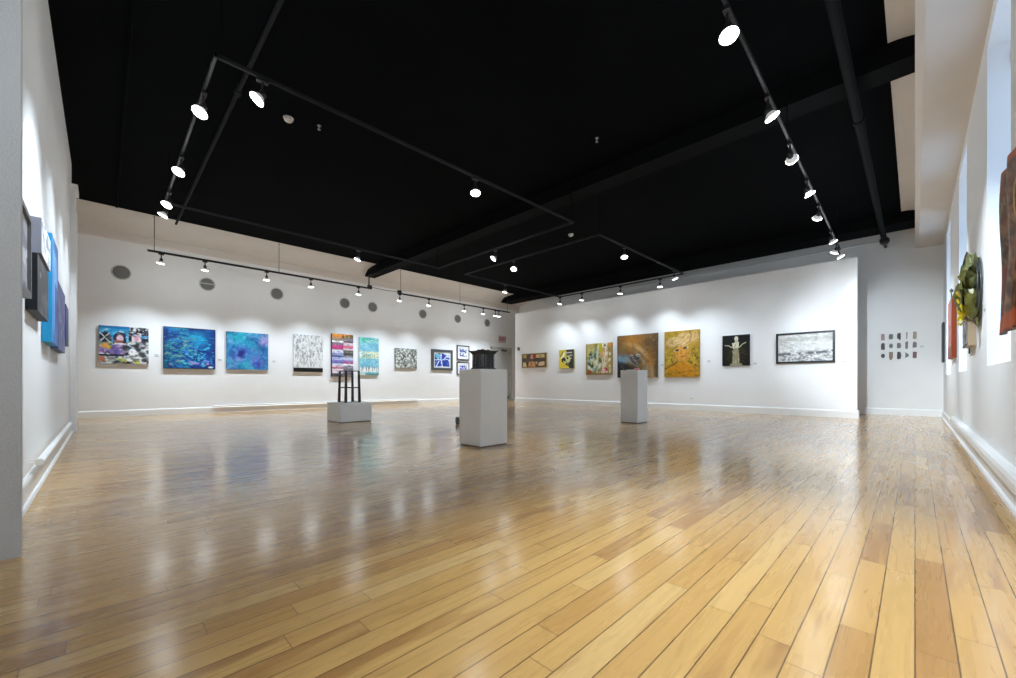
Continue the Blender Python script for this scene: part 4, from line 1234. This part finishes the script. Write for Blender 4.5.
TC = [(112, 86, 66), (78, 60, 50), (160, 130, 98), (150, 88, 60)]
textile(3.30, 3.76, 1.03, 1.96, .065, .006, 'long brown patterned textile with rust-orange ends, hung beside the near window', TC, 41)
textile(2.62, 3.07, 1.20, 1.78, .055, .006, 'brown textile with gold edge at the right edge of the photo', TC, 42, True)

# curtain bracket in the near window recess
o = MB().box(.0, .05, -.02, .0, -.03, .03).tube([(.02, -.02, .02), (.02, -.07, .03), (.02, -.10, .015)], .008, 8).tube([(.02, -.10, .02), (.02, -.10, -.06), (.04, -.02, -.07)], .004, 6).build('curtain_bracket', M['device'])
o.location = (.56, 5.288, 3.42)
tag(o, 'small dark curtain bracket high in the near window recess', 'bracket')

# ------------------------------------------------------------------ fifteen small reliefs on the end wall
GX = [-.523, -.387, -.256, -.131, -.005]
GZ = [1.785, 1.573, 1.353]
TM = {
    'mauve': mat('mauve_clay', rgb(168, 144, 142), .7, var=.35, scale=60, bump=.5), 'sage': mat('grey_green_clay', rgb(120, 124, 116), .7, var=.35, scale=60, bump=.5),
    'dark': mat('dark_clay', rgb(84, 80, 78), .7, var=.5, scale=60, bump=.5), 'beige': mat('beige_clay', rgb(170, 156, 138), .7, var=.35, scale=60, bump=.5),
    'grey': mat('grey_clay', rgb(130, 124, 120), .7, var=.35, scale=60, bump=.5), 'brown': mat('brown_clay', rgb(152, 128, 114), .7, var=.35, scale=60, bump=.5),
    'maroon': mat('maroon_clay', rgb(134, 98, 98), .7, var=.35, scale=60, bump=.5)}


def blob(rx, rz, n=14, k=2.0):
    out = []
    for i in range(n):
        t = 2 * PI * i / n
        c_, s_ = math.cos(t), math.sin(t)
        out.append((rx * math.copysign(abs(c_) ** (2 / k), c_), rz * math.copysign(abs(s_) ** (2 / k), s_)))
    return out


SH = [
    [('mauve', [(-.034, -.075), (.034, -.075), (.034, .06), (.02, .075), (-.034, .07)], 'mauve rectangular relief, top row, first from left'),
     ('sage', blob(.038, .058, 14, 4), 'grey-green squarish relief, top row, second from left'),
     ('dark', [(-.03, -.05), (-.01, -.06), (.025, -.10), (.034, -.02), (.03, .075), (-.022, .07), (-.034, .02)], 'dark relief with a slanting foot, top row, third from left'),
     ('brown', [(-.010, -.07), (.006, -.065), (.014, .02), (.014, .075), (-.016, .075), (-.004, .03)], 'thin sliver-shaped relief, top row, fourth from left'),
     ('beige', [(-.034, -.07), (.008, -.085), (.034, -.06), (.034, .07), (.02, .085), (-.026, .08)], 'beige tall relief, top row, last at right')],
    [('dark', [(-.034, -.085), (-.012, -.07), (.01, -.09), (.036, -.075), (.034, .05), (.016, .08), (-.02, .07), (-.036, .03)], 'near-black ragged relief, middle row, first from left'),
     ('sage', blob(.037, .052), 'grey-green oval relief, middle row, second from left'),
     ('grey', [(-.036, -.055), (.03, -.055), (.04, 0), (.024, .06), (-.03, .06), (-.036, .03)], 'grey rounded relief, middle row, third from left'),
     ('grey', [(-.022, -.08), (.02, -.075), (.024, .085), (-.016, .08), (-.026, .05)], 'tall grey relief, middle row, fourth from left'),
     ('grey', [(-.036, -.06), (.034, -.05), (.036, .03), (.014, .07), (-.014, .07), (-.032, .04)], 'grey round-topped relief, middle row, last at right')],
    [('dark', blob(.037, .05), 'dark round relief, bottom row, first from left'),
     ('brown', [(-.036, -.06), (-.014, -.105), (.016, -.095), (.022, -.06), (.036, -.05), (.036, .08), (-.036, .085)], 'brown stepped relief, bottom row, second from left'),
     ('dark', [(-.032, -.085), (.026, -.08), (.042, 0), (.026, .075), (-.028, .08), (-.034, .01)], 'dark bulging relief, bottom row, third from left'),
     ('sage', [(-.03, -.06), (.02, -.035), (.04, .0), (.02, .03), (-.03, .065), (-.02, .0)], 'grey-green arrow-shaped relief, bottom row, fourth from left'),
     ('maroon', [(-.034, -.07), (.03, -.075), (.036, .06), (-.03, .07)], 'maroon rectangular relief, bottom row, last at right')]]
for j in range(3):
    for i in range(5):
        mm, pl, lab = SH[j][i]
        o = MB().prism([(x * .92, z) for x, z in pl], 'y', -.022, 0).prism([(x * .55, z * .6) for x, z in pl], 'y', -.032, -.02).build('relief_tile', TM[mm])
        o.location = (GX[i], YD, GZ[j])
        tag(o, lab, 'relief', 'small clay reliefs in a grid on the end wall')

# ------------------------------------------------------------------ label cards and small wall fittings
def card(wall, t, z, label, w=.075, h=.045):
    r = thing('label_card', label, 'label card', spot_on(wall, t, z), 'white label cards beside the art')
    r.rotation_euler = (0, 0, ROT.get(wall, 0))
    MB().box(-w / 2, w / 2, -.006, 0, -h / 2, h / 2).build('card', M['card'], r)
    q = MB()
    for k in range(3):
        q.box(-w * .4, w * (.35 - .12 * k), -.0072, -.0055, h * (.22 - .24 * k) - .003, h * (.22 - .24 * k) + .003)
    q.build('printed_lines', M['cardink'], r)


for wl, t, z, lb in (('B', .86, 1.36, 'small white label right of the leftmost collage painting'), ('B', 2.04, 1.30, 'small white label right of the lily-pond painting'),
                     ('B', 3.24, 1.30, 'small white label right of the turquoise and purple painting'), ('C', -3.72, 1.28, 'small white label right of the yellow portrait'),
                     ('C', -4.95, 1.22, 'small white label right of the large brown and gold painting'), ('C', -2.68, 1.19, 'small white label right of the statue painting'),
                     ('C', -1.05, 1.18, 'small white label right of the grey horizon painting'), ('D', .11, 1.53, 'small white label right of the fifteen reliefs'),
                     ('E', 5.45, 1.40, 'small label on the window wall near the flower sculpture')):
    card(wl, t, z, lb)
r = thing('wall_socket', 'small white socket plate low on the partition under the yellow portrait', 'socket', (-4.15, YC, .33))
MB().box(-.06, .06, -.008, 0, -.035, .035, .002).build('plate', M['trim'], r)
MB().box(-.035, -.01, -.011, -.006, -.015, .015).box(.01, .035, -.011, -.006, -.015, .015).build('outlet', M['conduit'], r)
r = thing('alarm_pull', 'small dark wall device at the left end of the partition', 'alarm', (-10.43, YC, 1.98))
MB().box(-.05, .05, -.05, 0, -.06, .06, .008).build('housing', M['device'], r)
MB().box(-.03, .03, -.058, -.045, -.05, .0).build('handle', M['steel'], r)

# exit sign over the door
r = thing('exit_sign', 'white and red exit sign above the far corner door', 'exit sign', (XB, 11.74, 2.52))
MB().box(0, .03, -.20, .20, -.14, .14, .004).build('plate', M['exitwhite'], r)
cu = bpy.data.curves.new('lettering', 'FONT')
cu.body = 'EXIT'; cu.align_x = 'CENTER'; cu.align_y = 'CENTER'; cu.size = .20; cu.extrude = .003; cu.offset = .006
tmp = bpy.data.objects.new('tmp', cu); COL.objects.link(tmp)
bpy.context.view_layer.update()
me = bpy.data.meshes.new_from_object(tmp.evaluated_get(bpy.context.evaluated_depsgraph_get()))
bpy.data.objects.remove(tmp)
o = bpy.data.objects.new('lettering', me); COL.objects.link(o)
me.materials.clear(); me.materials.append(M['exitred'])
o.parent = r; o.location = (.032, 0, 0); o.rotation_euler = (PI / 2, 0, PI / 2)

# ------------------------------------------------------------------ world, camera, view
w = bpy.data.worlds.new('world'); SC.world = w; w.use_nodes = True
w.node_tree.nodes['Background'].inputs[0].default_value = (.6, .75, 1, 1)
w.node_tree.nodes['Background'].inputs[1].default_value = .3

cam = bpy.data.cameras.new('camera'); co = bpy.data.objects.new('camera', cam); COL.objects.link(co)
co.location = (0, 0, .75)
co.rotation_euler = (PI / 2, 0, math.atan2(407, 406))
cam.sensor_width = 36; cam.lens = 406 / 1016 * 36
cam.shift_y = 43 / 1016
cam.clip_start = .02
SC.camera = co

SC.view_settings.view_transform = 'Standard'
SC.view_settings.look = 'None'
SC.view_settings.gamma = 1
SC.view_settings.exposure = 1.1
SC.view_settings.use_curve_mapping = False
SC.cycles.max_bounces = 10
SC.cycles.diffuse_bounces = 6
SC.cycles.sample_clamp_indirect = 5
SC.cycles.use_adaptive_sampling = False
SC.cycles.use_denoising = True
